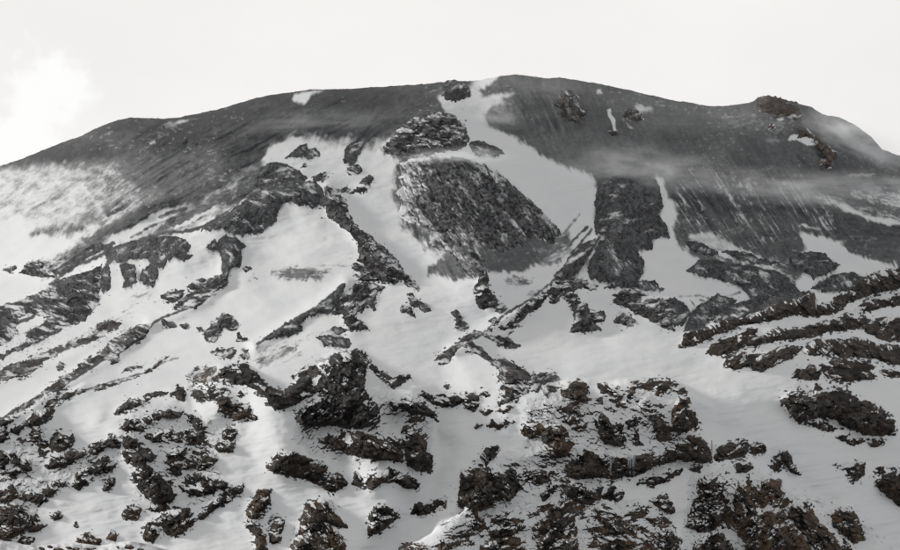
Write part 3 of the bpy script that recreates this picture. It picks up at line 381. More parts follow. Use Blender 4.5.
for s, cov, soft, ang, sa, pale in ASH:
    P = pts(s); a, b = P.min(0) - soft * 2 - 8, P.max(0) + soft * 2 + 8
    i0, i1 = np.searchsorted(gv, [a[1], b[1]]); j0, j1 = np.searchsorted(gu, [a[0], b[0]]); S = (slice(i0, i1), slice(j0, j1))
    m = sstep(-soft, soft, sdist(P, wu[S], wv[S])); c, sn = math.cos(R(ang)), math.sin(R(ang))
    al = U[S] * c + V[S] * sn; ac = -U[S] * sn + V[S] * c
    stn = fbm(al / 16 + 3 * fbm(al / 90, ac / 40, 2, 3), ac / 2.2, 3, 51, .8) * .6 + fbm(al / 4.5, ac / 1.2, 3, 53, .9) * .9 + fbm(al / 60, ac / 12, 2, 55) * .5
    m = np.clip(m, 0, 1); tgt = np.clip(cov + sa * stn, 0, 1.15)
    ash[S] = ash[S] * (1 - m) + tgt * m; tone[S] = tone[S] * (1 - m) + (pale + .2 * stn) * m; rl[S] = rl[S] * (1 - m) + m * (6.0 * fbm(al / 45 + 2 * fbm(al / 60, ac / 30, 2, 3), ac / 7, 3, 57, .6) + .8 * stn)
for s, cov, soft in SNOWP:
    P = pts(s); a, b = P.min(0) - soft * 2 - 6, P.max(0) + soft * 2 + 6
    i0, i1 = np.searchsorted(gv, [a[1], b[1]]); j0, j1 = np.searchsorted(gu, [a[0], b[0]]); S = (slice(i0, i1), slice(j0, j1))
    m = sstep(-soft, soft, sdist(P, (wu[S] + U[S]) / 2, (wv[S] + V[S]) / 2)); ash[S] = ash[S] * (1 - m) + cov * m
STROKES = [('150,327 128,342 100,362 75,378 45,393 12,413 -20,430', 1.5, .85), ('110,330 85,343 55,352 25,364 0,377 -20,384', 1.3, .75), ('228,262 226,280 210,295 190,307 165,317 150,326', 1.2, .8), ('560,275 530,300 505,315 480,335 455,350', 1.0, .7), ('-10,334 30,318 60,300 95,275 110,262', 1.6, .9), ('178,358 165,362 150,370 130,377 110,382 80,392 60,400', .8, .6), ('600,238 585,258 565,275', 1.0, .7),  # thin dark crest lines and pale snow lips: line, half width, cover
 ('-40,325 0,308 20,302 45,289 60,278 80,266 100,256 112,247', 1.8, .95), ('62,274 80,262 100,250 114,243', 1.5, .9), ('112,250 140,240 165,233 190,231 205,226 225,213 240,205 255,194', 1.4, .9),
 ('258,344 285,325 318,306 340,287', 1.0, .9), ('18,300 40,291 66,276 84,264', .8, 0), ('100,260 104,268 101,280 101,296', 1.2, 0), ('136,256 139,268 138,280', 1.6, 0), ('237,211 242,224 246,233', 1.0, 0),
 ('56,275 58,282', 1.2, .9), ('108,215 116,211 124,207', 1.5, .95), ('125,230 150,215 172,203 190,196', .9, .7), ('130,238 155,225 180,216 205,205', .8, .7), ('150,238 175,228 205,216', .8, .65), ('160,218 172,212 186,209', 2.0, .7),
 ('175,228 190,222 200,215 215,208', 1.2, 0), ('225,216 237,206 246,200 262,193', 1.0, 0), ('560,236 572,224 580,215', 1., .5), ('566,250 576,238 588,226', .9, .75), ('572,254 582,242 592,230', .9, .75), ('578,262 588,248', .8, .7),
 ('300,265 350,266', .6, .3), ('225,297 270,301 310,300 335,290', 1.2, -.05), ('680,296 700,296 718,300 740,292', .8, .5), ('690,300 700,312 694,325', 1.0, .6), ('700,300 712,306 705,318', .9, .6), ('752,276 760,288 772,296', 1, 0), ('764,272 772,284 788,293', .9, 0),
 ('742,262 750,272 752,282', 1, 0), ('816,150 820,160 822,170', 1, .9), ('380,141 400,129 418,120 440,113', 1.0, .55), ('690,260 710,268 735,272 760,278', .9, 0), ('700,245 725,256 750,262', 1.2, 0), ('720,252 745,262 772,268', 1, 0)]
for s, w, cov in STROKES:
    P = pts(s); m = sstep(w + 1.2, w * .4, ldist(P, (wu + 3 * U) / 4, (wv + 3 * V) / 4) + .8 * vnoise(U / 3, V / 3, 91)); ash = ash * (1 - m) + cov * m; tone = tone * (1 - m) + .15 * m
ash += .25 * fbm(U / 9, V / 6, 4, 61) * sstep(.05, .3, ash) * sstep(1.1, .75, ash)
tone = tone + .22 * fbm(U / 60, V / 14, 4, 71) + .1 * fbm(U / 4, V / 4, 2, 73)
sh = blur(np.roll(MS, 2, 0), 4.5); sh = sh * (.95 + .9 * fbm((U - .3 * V) / 2.4, V / 12, 3, 98, .7)); tone = np.where(sh > ash, .3, tone); ash = np.maximum(ash, sh.clip(0, 1))   # scree thinning out into the snow
_P = pts('672,168 730,158 800,172 835,200 850,236 806,232 775,250 745,250 705,232 686,240 674,212'); rm = sstep(-8, 8, sdist(_P, wu, wv)); al = U * .56 + V * .83; ac = -U * .83 + V * .56
st2 = fbm(al / 42 + fbm(U / 30, V / 30, 2, 103), ac / 1.5, 3, 101, .85) + .35 * fbm(U / 24, V / 24, 2, 102); ash = ash - .36 * rm * sstep(-.05, .55, st2); tone = tone + .25 * rm * st2; rl = rl + 2.2 * rm * st2   # snow in the gullies of the ribbed slope
sp = fbm(U / 3.6 + V * .1, V / 2.2, 3, 99, .7); ash -= .42 * sstep(.05, .65, sp + .5 * fbm(U / 55, V / 25, 3, 100)) * sstep(.7, .95, ash) * (V < 262)   # snow caught in hollows
fr = fbm(U / 4.2 + .3 * V / 4.5, V / 2.4, 3, 95, .8) + .3 * fbm(U / 30, V / 30, 2, 96) + .25 * vnoise(U / 1.3, V / 1.3, 97)                     # rock fragments peeping through thin snow round the outcrops
fm = sstep(.40, .48, fr * .9 + halo * .55); ash = np.maximum(ash, fm * sstep(.1, .3, halo)); tone = tone * (1 - fm * (halo > .1)) + .02 * fm * (halo > .1)
D -= D / FOC * rl * sstep(.1, .6, ash)
D -= D / FOC * ash.clip(0, 1) * (1.0 * fbm(U / 5, V / 5, 3, 81) + .8 * fbm((U - V * .5) / 9, V / 30, 2, 83))   # rough cinder

# ------------------------------------------------------------------ materials
def mat(name):
    m = bpy.data.materials.new(name); m.use_nodes = True; n = m.node_tree.nodes; l = m.node_tree.links
    p = n['Principled BSDF']; p.inputs['Roughness'].default_value = .9; p.inputs['Specular IOR Level'].default_value = .15
    return m, n, l, p
def node(n, t, ins={}, **k):
    o = n.new(t)
    for a, b in k.items(): setattr(o, a, b)
    for a, b in ins.items(): o.inputs[a].default_value = b
    return o
SNOW_A, SNOW_B = (.395, .415, .442, 1), (.475, .48, .474, 1)
def snow_colour(n, l, tc):
    a = node(n, 'ShaderNodeTexNoise', {'Scale': .012, 'Detail': 5, 'Roughness': .6}); l(tc, a.inputs['Vector'])
    r = node(n, 'ShaderNodeMix', {'A': SNOW_A, 'B': SNOW_B}, data_type='RGBA'); l(a.outputs[0], r.inputs['Factor']); return r.outputs['Result']
# snow and ash
m, n, ls, p = mat('snow_and_ash'); l = ls.new; MAT_M = m
tc = n.new('ShaderNodeTexCoord').outputs['Object']
at = node(n, 'ShaderNodeAttribute', attribute_name='ash'); tn = node(n, 'ShaderNodeAttribute', attribute_name='tone')
fn = node(n, 'ShaderNodeTexNoise', {'Scale': .28, 'Detail': 4, 'Roughness': .7}); l(tc, fn.inputs['Vector'])
sub = node(n, 'ShaderNodeMath', {1: .5}, operation='SUBTRACT'); l(fn.outputs[0], sub.inputs[0])
ma = node(n, 'ShaderNodeMath', {1: .5}, operation='MULTIPLY_ADD'); l(sub.outputs[0], ma.inputs[0]); l(at.outputs['Fac'], ma.inputs[2])
mrg = node(n, 'ShaderNodeMapRange', {1: .1, 2: .78}, interpolation_type='SMOOTHSTEP'); l(ma.outputs[0], mrg.inputs[0])
ac = node(n, 'ShaderNodeMix', {'A': (.0085, .0102, .0128, 1), 'B': (.125, .130, .133, 1)}, data_type='RGBA'); l(tn.outputs['Fac'], ac.inputs['Factor'])
f2 = node(n, 'ShaderNodeTexNoise', {'Scale': .12, 'Detail': 6, 'Roughness': .7}); l(tc, f2.inputs['Vector'])
r2 = node(n, 'ShaderNodeMapRange', {1: .3, 2: .7, 3: .65, 4: 1.35}); l(f2.outputs[0], r2.inputs[0])
vm = node(n, 'ShaderNodeVectorMath', operation='SCALE'); l(ac.outputs['Result'], vm.inputs[0]); l(r2.outputs[0], vm.inputs['Scale'])
mx = node(n, 'ShaderNodeMix', data_type='RGBA'); l(mrg.outputs[0], mx.inputs['Factor']); l(snow_colour(n, l, tc), mx.inputs['A']); l(vm.outputs[0], mx.inputs['B'])
l(mx.outputs['Result'], p.inputs['Base Color'])
bn = node(n, 'ShaderNodeTexNoise', {'Scale': .22, 'Detail': 5, 'Roughness': .6}); l(tc, bn.inputs['Vector'])
bs = node(n, 'ShaderNodeMapRange', {3: .12, 4: .5}); l(mrg.outputs[0], bs.inputs[0])
bp = node(n, 'ShaderNodeBump', {'Distance': 2.0}); l(bn.outputs[0], bp.inputs['Height']); l(bs.outputs[0], bp.inputs['Strength']); l(bp.outputs[0], p.inputs['Normal'])
# rock with lodged snow
def rock(name, dark, light, ochre, bump, w=.14, fs=.6):
    m, n, ls, p = mat(name); l = ls.new; tc = n.new('ShaderNodeTexCoord').outputs['Object']
    p.inputs['Specular IOR Level'].default_value = .04
    sn = node(n, 'ShaderNodeAttribute', attribute_name='snow'); oc = node(n, 'ShaderNodeAttribute', attribute_name='ochre', attribute_type='OBJECT')
    f = node(n, 'ShaderNodeTexNoise', {'Scale': fs, 'Detail': 5, 'Roughness': .7}); l(tc, f.inputs['Vector'])
    s = node(n, 'ShaderNodeMath', {1: .5}, operation='SUBTRACT'); l(f.outputs[0], s.inputs[0])
    a = node(n, 'ShaderNodeMath', {1: .9}, operation='MULTIPLY_ADD'); l(s.outputs[0], a.inputs[0]); l(sn.outputs['Fac'], a.inputs[2])
    g = node(n, 'ShaderNodeMapRange', {1: .5 - w, 2: .5 + w}, interpolation_type='SMOOTHSTEP'); l(a.outputs[0], g.inputs[0])
    c1 = node(n, 'ShaderNodeTexNoise', {'Scale': .25, 'Detail': 6, 'Roughness': .7}); l(tc, c1.inputs['Vector'])
    c1r = node(n, 'ShaderNodeMapRange', {1: .36, 2: .78}); l(c1.outputs[0], c1r.inputs[0])
    va = node(n, 'ShaderNodeAttribute', attribute_name='var'); vv_ = node(n, 'ShaderNodeMath', {1: .6}, operation='MULTIPLY_ADD', use_clamp=True); l(va.outputs['Fac'], vv_.inputs[0]); l(c1r.outputs[0], vv_.inputs[2])
    mA = node(n, 'ShaderNodeMix', {'A': dark, 'B': light}, data_type='RGBA'); l(vv_.outputs[0], mA.inputs['Factor'])
    c2 = node(n, 'ShaderNodeTexNoise', {'Scale': .07, 'Detail': 4, 'Roughness': .6}); l(tc, c2.inputs['Vector'])
    c2r = node(n, 'ShaderNodeMapRange', {1: .42, 2: .66}); l(c2.outputs[0], c2r.inputs[0])
    om = node(n, 'ShaderNodeMath', operation='MULTIPLY', use_clamp=True); l(c2r.outputs[0], om.inputs[0]); l(oc.outputs['Fac'], om.inputs[1])
    mB = node(n, 'ShaderNodeMix', {'B': ochre}, data_type='RGBA'); l(om.outputs[0], mB.inputs['Factor']); l(mA.outputs['Result'], mB.inputs['A'])
    mC = node(n, 'ShaderNodeMix', data_type='RGBA'); l(g.outputs[0], mC.inputs['Factor']); l(mB.outputs['Result'], mC.inputs['A']); l(snow_colour(n, l, tc), mC.inputs['B'])
    fz = node(n, 'ShaderNodeTexNoise', {'Scale': fs * 1.6, 'Detail': 4, 'Roughness': .75}); l(tc, fz.inputs['Vector'])      # thin rime on the rock
    fz2 = node(n, 'ShaderNodeTexNoise', {'Scale': fs * .16, 'Detail': 3, 'Roughness': .6}); l(tc, fz2.inputs['Vector'])
    fa = node(n, 'ShaderNodeMath', operation='ADD'); l(fz.outputs[0], fa.inputs[0]); l(fz2.outputs[0], fa.inputs[1])
    fq = node(n, 'ShaderNodeMapRange', {1: 1.08, 2: 1.36, 3: 0, 4: .26}); l(fa.outputs[0], fq.inputs[0])
    mD = node(n, 'ShaderNodeMix', data_type='RGBA'); l(fq.outputs[0], mD.inputs['Factor']); l(mC.outputs['Result'], mD.inputs['A']); mD.inputs['B'].default_value = SNOW_A
    l(mD.outputs['Result'], p.inputs['Base Color'])
    b = node(n, 'ShaderNodeTexNoise', {'Scale': .7, 'Detail': 6, 'Roughness': .7}); l(tc, b.inputs['Vector'])
    bp = node(n, 'ShaderNodeBump', {'Distance': 2.0, 'Strength': bump}); l(b.outputs[0], bp.inputs['Height']); l(bp.outputs[0], p.inputs['Normal'])
    return m
MATS = {'K': rock('brown_lava_rock', (.0016, .0015, .0015, 1), (.041, .038, .035, 1), (.086, .056, .034, 1), .6),
        'L': rock('grey_lava_rock', (.004, .0044, .005, 1), (.062, .064, .068, 1), (.085, .055, .034, 1), .7, .3, .35),
        'S': rock('grey_scree', (.010, .011, .012, 1), (.080, .083, .088, 1), (.1, .08, .06, 1), .5, .4, .3)}
MATS['N'] = MATS['K']
MATS['B'] = rock('boulder_rock', (.006, .0065, .0075, 1), (.10, .103, .108, 1), (.085, .055, .034, 1), .7, .4, .35)
m, n, ls, p = mat('blue_white_ice'); p.inputs['Base Color'].default_value = (.27, .29, .31, 1); p.inputs['Roughness'].default_value = .35; MAT_ICE = m

# ------------------------------------------------------------------ mesh helpers
def link(o): scene.collection.objects.link(o); return o
def mesh_obj(name, V_, F_, material, parent=None, loc=None, attrs={}, smooth=True):
    V_ = np.asarray(V_, float); F_ = np.asarray(F_, np.int32)
    loc = V_.mean(0) if loc is None else np.asarray(loc, float)
    me = bpy.data.meshes.new(name); k = F_.shape[1]
    me.vertices.add(len(V_)); me.vertices.foreach_set('co', (V_ - loc).astype(np.float32).ravel())
    me.loops.add(F_.size); me.loops.foreach_set('vertex_index', F_.ravel()); me.polygons.add(len(F_))
    me.polygons.foreach_set('loop_start', np.arange(0, F_.size, k, dtype=np.int32)); 
    me.polygons.foreach_set('use_smooth', np.full(len(F_), smooth)); me.update(calc_edges=True); me.validate()
    for a, v in attrs.items(): me.attributes.new(a, 'FLOAT', 'POINT').data.foreach_set('value', np.asarray(v, np.float32))
    me.materials.append(material); o = link(bpy.data.objects.new(name, me))
    if parent: o.parent = parent; loc = loc - np.array(parent.location)
    o.location = loc; return o
def gridfaces(nr, nc, keep=None):
    i = np.arange(nr * nc).reshape(nr, nc)
    f = np.stack([i[:-1, :-1], i[1:, :-1], i[1:, 1:], i[:-1, 1:]], -1)
    return f.reshape(-1, 4) if keep is None else f[keep]
def tag(o, label=None, cat=None, group=None, kind=None):
    for a, b in (('label', label), ('category', cat), ('group', group), ('kind', kind)):
        if b: o[a] = b
    return o

# ------------------------------------------------------------------ the mountain
cu = np.concatenate([np.linspace(-400, -45, 90)[:-1], np.arange(-45, 945, .8), np.linspace(945, 1300, 90)])
tt = np.linspace(0, 1, 640); sk = skyline(cu) + .8 * fbm(cu / 6, cu * 0, 4, 8, .8)
vv = 585 + (sk[None] - 585) * tt[:, None]; uu = np.repeat(cu[None], len(tt), 0)
uc = np.clip(uu, UA, UB); d = samp(D, uc, vv); Pm = place(uu, vv, d)
a_ = samp(ash, uc, vv); t_ = samp(tone, uc, vv)
front = []                                              # valley floor between the face and the viewpoint
for q in np.linspace(0, 1, 14)[:-1]:
    r = Pm[0].copy(); r[:, 1] = -400 + (r[:, 1] + 400) * q; r[:, 0] *= 1 + .5 * (1 - q); r[:, 2] = r[:, 2] * q ** .5 - (130 + 20 * np.sin(r[:, 0] / 150)) * (1 - q ** .5); front.append(r)
back = []                                               # far side beyond the crest
for q in np.linspace(0, 1, 24)[1:]:
    r = Pm[-1].copy(); r[:, 1] += 2200 * q; r[:, 2] += 40 * q - 900 * q ** 1.6; r[:, 0] *= 1 + .3 * q; back.append(r)
Pall = np.concatenate([np.array(front), Pm, np.array(back)]); nr, nc = Pall.shape[:2]
ext = lambda a, f, b: np.concatenate([np.full((len(front), nc), f), a, np.repeat(a[-1:], len(back), 0)]).ravel()
mountain = mesh_obj('mountain', Pall.reshape(-1, 3), gridfaces(nr, nc)[:, ::-1], MAT_M, loc=(0, 0, 0), attrs={'ash': ext(a_, .1, 1), 'tone': ext(t_, .4, .3)})
tag(mountain, 'broad ash-dark volcano with snowfields filling its gullies', 'mountain', kind='structure')

# ------------------------------------------------------------------ outcrops
ICO = None
def stone_mesh(c, size, k):
    t = (1 + 5 ** .5) / 2
    v = np.array([(-1, t, 0), (1, t, 0), (-1, -t, 0), (1, -t, 0), (0, -1, t), (0, 1, t), (0, -1, -t), (0, 1, -t), (t, 0, -1), (t, 0, 1), (-t, 0, -1), (-t, 0, 1)]) / 1.9
    v = v * rng.uniform(.6, 1.25, (12, 1)) * rng.uniform(.6, 1.3, (1, 3)) * size
    f = np.array([(0, 11, 5), (0, 5, 1), (0, 1, 7), (0, 7, 10), (0, 10, 11), (1, 5, 9), (5, 11, 4), (11, 10, 2), (10, 7, 6), (7, 1, 8), (3, 9, 4), (3, 4, 2), (3, 2, 6), (3, 6, 8), (3, 8, 9), (4, 9, 5), (2, 4, 11), (6, 2, 10), (8, 6, 7), (9, 8, 1)])
    return v + c, f + 12 * k, np.clip(v[:, 2] / size * .55 + rng.uniform(-.1, .25), 0, 1)
def crag_patch(P, st, rel, snow, seed):
    a, b = P.min(0) - 6, P.max(0) + 6; g = .62
    us, vs = np.meshgrid(np.arange(a[0], b[0], g), np.arange(a[1], b[1], g))
    w1 = {'K': 1.25, 'L': 1.9, 'S': 1.6, 'B': 2.4, 'N': 6.}[st]
    fu = us + w1 * fbm(us / 7, vs / 7, 3, seed) + .7 * vnoise(us / 1.7, vs / 1.7, seed + 5); fv = vs + w1 * fbm(us / 7, vs / 7, 3, seed + 3) + .7 * vnoise(us / 1.7, vs / 1.7, seed + 6)
    if st == 'S': fv = fv + 3.2 * fbm(us / 3, vs / 26, 2, seed + 11) * sstep(P[:, 1].min(), P[:, 1].max(), vs)
    if st == 'B': q_ = 9 * fbm((us * .78 - vs * .62) / 3, (us * .62 + vs * .78) / 40, 3, seed + 12, .7) * sstep(430, 500, us); fu = fu + .62 * q_; fv = fv + .78 * q_
    sd = sdist(P, fu, fv) + (.7 if st == 'K' else 0); d0 = samp(D, us, vs); px = d0 / FOC
    an = R([-24, 14, -38, 22, -10, 48][seed % 6]); c, s = math.cos(an), math.sin(an); x = us * c + vs * s; y = -us * s + vs * c
    if st == 'B': x = us * .62 + vs * .78; y = -us * .78 + vs * .62
    x = x + 1.5 * fbm(us / 6, vs / 6, 2, seed + 9); y = y + 1.5 * fbm(us / 6, vs / 6, 2, seed + 8)
    fine = vnoise(us / 1.1, vs / 1.1, seed + 60)
    if st in 'KL':
        k = 1.5 if st == 'K' else 1.0
        b1, e1, _ = blocks(x / 17, y / 10, seed, 1.7); b2, e2, _ = blocks(x / 7, y / 4.2, seed + 20, 1.6); b3, e3, _ = blocks(x / 2.6, y / 1.9, seed + 40)
        nz_ = k * (2.6 * b1 + 1.7 * b2 + .5 * b3 - 1.1 * (e2 < .1) - .3 * (e3 < .12)) + .3 * fine
        var = .5 * b1 + .6 * b2 + .35 * b3 + .25 * fine - .8 * (e2 < .08); lift = 6.5
    elif st == 'N':
        b2, e2, _ = blocks(x / 8, y / 4.2, seed + 20, 1.6); b3, e3, _ = blocks(x / 3.2, y / 1.9, seed + 40)
        nz_ = 1.2 * b2 + .7 * b3 - .6 * (e2 < .1) + .3 * fine; var = .6 * b2 + .35 * b3 + .25 * fine; lift = 1.0
    elif st == 'B':
        b2, e2, r2 = blocks(x / 5.2, y / 4.2, seed); b3, e3, r3 = blocks(x / 2.3, y / 2., seed + 40)
        nz_ = 2.4 * np.clip(.75 - r2, 0, 1) * (b2 + 1.3) + 1.5 * np.clip(.7 - r3, 0, 1) * (b3 + 1) + .5 * fine - .5; lift = 1.6
        var = .5 * b2 * (r2 < .5) - .5 * (r2 < .35) + .5 * b3 + .5 * fbm(x / 40, y / 7, 3, seed + 2) + .15
    else:
        ctr = P.mean(0); ang = np.arctan2(vs - (P[:, 1].min() - 30), us - ctr[0])       # fall lines fan out from the head
        sk_ = fbm(ang * 24 + 1.5 * fbm(us / 12, vs / 12, 3, seed + 2), vs / 14, 4, seed, .75)
        nz_ = 1.6 * sk_ + .9 * fbm(us / 4, vs / 4, 3, seed + 7) + .6 * fine; lift = 1.3
        var = .9 * sk_ + .6 * fbm(us / 3, vs / 3, 2, seed + 17) + .3 * fine
    ed = 1 - np.exp(-np.clip(sd, 0, 99) / 4.0)
    h = np.where(sd > 0, rel * (lift * ed + nz_ * (.25 + .75 * ed)) + .5, sd * .9 + .5 + rel * nz_ * .25 * np.exp(np.minimum(sd, 0) / 1.5))
    h = np.where(sd > 0, np.maximum(h, .3 * np.minimum(sd, 5) + .2 * nz_.clip(-1, 1)), h) if st in 'KL' else h
    Q = place(us, vs, d0 - h * px)
    du = np.gradient(Q, axis=1); dv = np.gradient(Q, axis=0); nn = np.cross(dv, du); nn /= np.linalg.norm(nn, axis=-1, keepdims=True) + 1e-9
    up = nn[..., 2] * np.sign(-nn[..., 1] + 1e-9)
    val = up * .75 + .42 * fbm(x / 15, y / 4.6, 3, seed + 70, .6) + .15 * fbm(x / 3, y / 1.3, 2, seed + 71, .7) - (.012 * np.clip(sd, 0, 8) if st != 'S' else .35 * np.exp(-np.clip(sd, 0, 99) / 2.5))
    if st == 'B': val = val + .32 * sstep(448, 402, us)
    if st == 'N': val = val + .75 * fbm(us / 22, vs / 15, 3, seed + 33) + .3 * np.exp(-np.clip(sd, 0, 99) / 5)
    ins = (sd > 0) & (h > 0)
    q = np.quantile(val[ins], 1 - snow) if ins.sum() > 20 else .5
    sn = np.clip((val - q) / {'K': .28, 'L': .45, 'S': .55, 'B': .5, 'N': .26}[st] + {'K': .5, 'L': .46, 'S': .34, 'B': .5, 'N': .5}[st], 0, 1)
    kv = (h > -2.2); kf = kv[:-1, :-1] | kv[1:, :-1] | kv[1:, 1:] | kv[:-1, 1:]
    F = gridfaces(*us.shape, keep=kf)
    if not len(F): return None
    use = np.unique(F); mp_ = np.full(us.size, -1); mp_[use] = np.arange(len(use))
    return Q.reshape(-1, 3)[use], mp_[F], sn.ravel()[use], var.ravel()[use]
CAT = {'crag': 'crag', 'rock_outcrop': 'rock outcrop', 'lava_rib': 'rock rib', 'scree_ridge': 'ridge', 'scree_patch': 'scree', 'scree_slope': 'scree slope', 'boulder_slope': 'boulder slope', 'lava_brow': 'rock brow', 'cliff_band': 'cliff', 'rock_slope': 'rock slope'}
GRP = {'rock_slope': 'snow-laced rock slopes between the crags', 'crag': 'crags on the lower slopes', 'rock_outcrop': 'small outcrops poking through the snow', 'lava_rib': 'rock ribs on the snowfields', 'scree_ridge': 'stony ridges between the snowfields', 'scree_patch': 'scree patches on the upper snow', 'scree_slope': 'scree slopes on the upper mountain', 'cliff_band': 'cliff bands on the right shoulder'}
for ci, (name, st, rel, snow, och, label, polys) in enumerate(CRAGS):
    parts = [r for r in (crag_patch(P, st, rel, snow * {'K': .58, 'L': .58, 'S': .34, 'B': .32, 'N': 1}[st], ci * 7 + k * 3 + 1) for k, P in enumerate(polys)) if r]
    base = np.concatenate([p_[0] for p_ in parts]); base = np.array([base[:, 0].mean(), base[:, 1].mean(), base[:, 2].min()])
    if len(parts) == 1:
        root = mesh_obj(name, parts[0][0], parts[0][1], MATS[st], loc=base, attrs={'snow': parts[0][2], 'var': parts[0][3]}); root['ochre'] = och
    else:
        root = link(bpy.data.objects.new(name, None)); root.location = base; root.empty_display_size = 10
        for p_ in parts:
            o = mesh_obj('rock_block', p_[0], p_[1], MATS[st], root, attrs={'snow': p_[2], 'var': p_[3]}); o['ochre'] = och
    tag(root, label, CAT[name], GRP.get(name))
    # loose stones round the foot, half sunk in the snow
    vs_, fs_, ss_ = [], [], []
    for P in polys:
        per = np.concatenate([P, P[:1]]); seg = np.linalg.norm(np.diff(per, axis=0), axis=1)
        for _ in range(int(seg.sum() / {'K': 9, 'L': 9, 'S': 30, 'B': 16, 'N': 40}[st])):
            i = rng.choice(len(seg), p=seg / seg.sum()); t = rng.random(); e = per[i + 1] - per[i]; nrm_ = np.array([e[1], -e[0]]) / (seg[i] + 1e-6)
            off = abs(rng.normal(0, 4)) * rng.choice([-1, 1]); q = per[i] + e * t + nrm_ * off
            if not (UA + 2 < q[0] < UB - 2 and skyline(q[0]) + 4 < q[1] < VB - 2): continue
            dd = float(samp(D, np.array([q[0]]), np.array([q[1]]))[0]); sz = rng.uniform(.3, .85) * (1.7 if rng.random() < .12 else 1) * dd / FOC
            v, f, s_ = stone_mesh(place(q[0], q[1], dd - sz * .3), sz, len(vs_)); vs_.append(v); fs_.append(f); ss_.append(s_)
    if vs_:
        o = mesh_obj('loose_stones', np.concatenate(vs_), np.concatenate(fs_), MATS[st], root, attrs={'snow': np.concatenate(ss_)}, smooth=False); o['ochre'] = och; o['kind'] = 'stuff'

# ------------------------------------------------------------------ frozen seeps hanging on the cliffs
def icefall(label, u, v0, v1, n, w):
    V_, F_ = [], []
    for i in range(n):
        uu_ = u + (i - (n - 1) / 2) * w + rng.uniform(-.3, .3); a = v0 + rng.uniform(-1, 1.5); b = v1 - rng.uniform(0, (v1 - v0) * .7) * (n > 1)
        dd = float(samp(D, np.array([uu_]), np.array([(a + b) / 2]))[0]); r = dd / FOC * rng.uniform(.3, .7) * (1.0 if n > 1 else 1.3); ring = 7; st_ = 8; o = len(V_) and sum(len(x) for x in V_)
        vs_ = []
        for k in range(st_ + 1):
            q = k / st_; c = place(uu_ + .25 * math.sin(3 * q + i), a + (b - a) * q, dd - 9.5 * dd / FOC); rr = r * (1 - q) ** .6 * (.8 + .35 * math.sin(5 * q + i * 2)) + .05
            for j in range(ring):
                an = j / ring * 2 * math.pi; vs_.append(c + np.array([rr * math.cos(an), rr * math.sin(an), 0]))
        V_.append(np.array(vs_))
        for k in range(st_):
            for j in range(ring): F_.append([o + k * ring + j, o + k * ring + (j + 1) % ring, o + (k + 1) * ring + (j + 1) % ring, o + (k + 1) * ring + j])
    tag(mesh_obj('icefall', np.concatenate(V_), np.array(F_)[:, ::-1], MAT_ICE), label, 'icefall', 'frozen seeps on the cliffs')
icefall('single white icicle at the right end of the long cliff band', 712, 440, 462, 1, 2)
icefall('white icicle hanging down the long top cliff at right', 816, 300, 317, 1, 2)
icefall('cluster of thin icicles on the middle of the long cliff band', 632, 456, 478, 6, 1.5)
icefall('two faint icicles left of the icicle cluster', 612, 458, 477, 3, 1.4)
icefall('frozen streak between the two dark cliff blocks', 625, 426, 445, 2, 2.2)

# ------------------------------------------------------------------ snowy knoll close to the viewpoint, bottom left corner
kl = pts('-160,530 -60,536 0,541 15,544 40,546 60,544 80,543 100,546 112,543 122,542 130,541 140,543 150,546 165,551 190,560 260,590')
ku = np.arange(-160, 260, 1.2); kt = np.linspace(0, 1, 50); sk = np.interp(ku, kl[:, 0], kl[:, 1]) + .8 * fbm(ku / 6, ku * 0, 3, 7)
kv_ = sk[None] + (640 - sk[None]) * (1 - kt[:, None]); kuu = np.repeat(ku[None], 50, 0); kd = 300 - 60 * (1 - kt[:, None]) + 6 * fbm(kuu / 14, kv_ / 8, 3, 13) + 40 * kt[:, None] ** 6
KP = place(kuu, kv_, kd); kb = []
for q in np.linspace(0, 1, 10)[1:]:
    r = KP[-1].copy(); r[:, 1] += 120 * q; r[:, 2] -= 60 * q ** 1.5; kb.append(r)
KA = np.concatenate([KP, np.array(kb)])
ka = np.concatenate([.25 + .5 * fbm(kuu / 5, kv_ / 3, 3, 15), np.full((9, len(ku)), .2)])
tag(mesh_obj('ground', KA.reshape(-1, 3), gridfaces(*KA.shape[:2])[:, ::-1], MAT_M, loc=(0, 0, 0), attrs={'ash': ka.ravel(), 'tone': np.full(ka.size, .3)}), 'snowy foreground knoll edge in the bottom left corner', 'ground', kind='structure')
ORD = 'first second third fourth fifth sixth seventh eighth ninth tenth'.split()
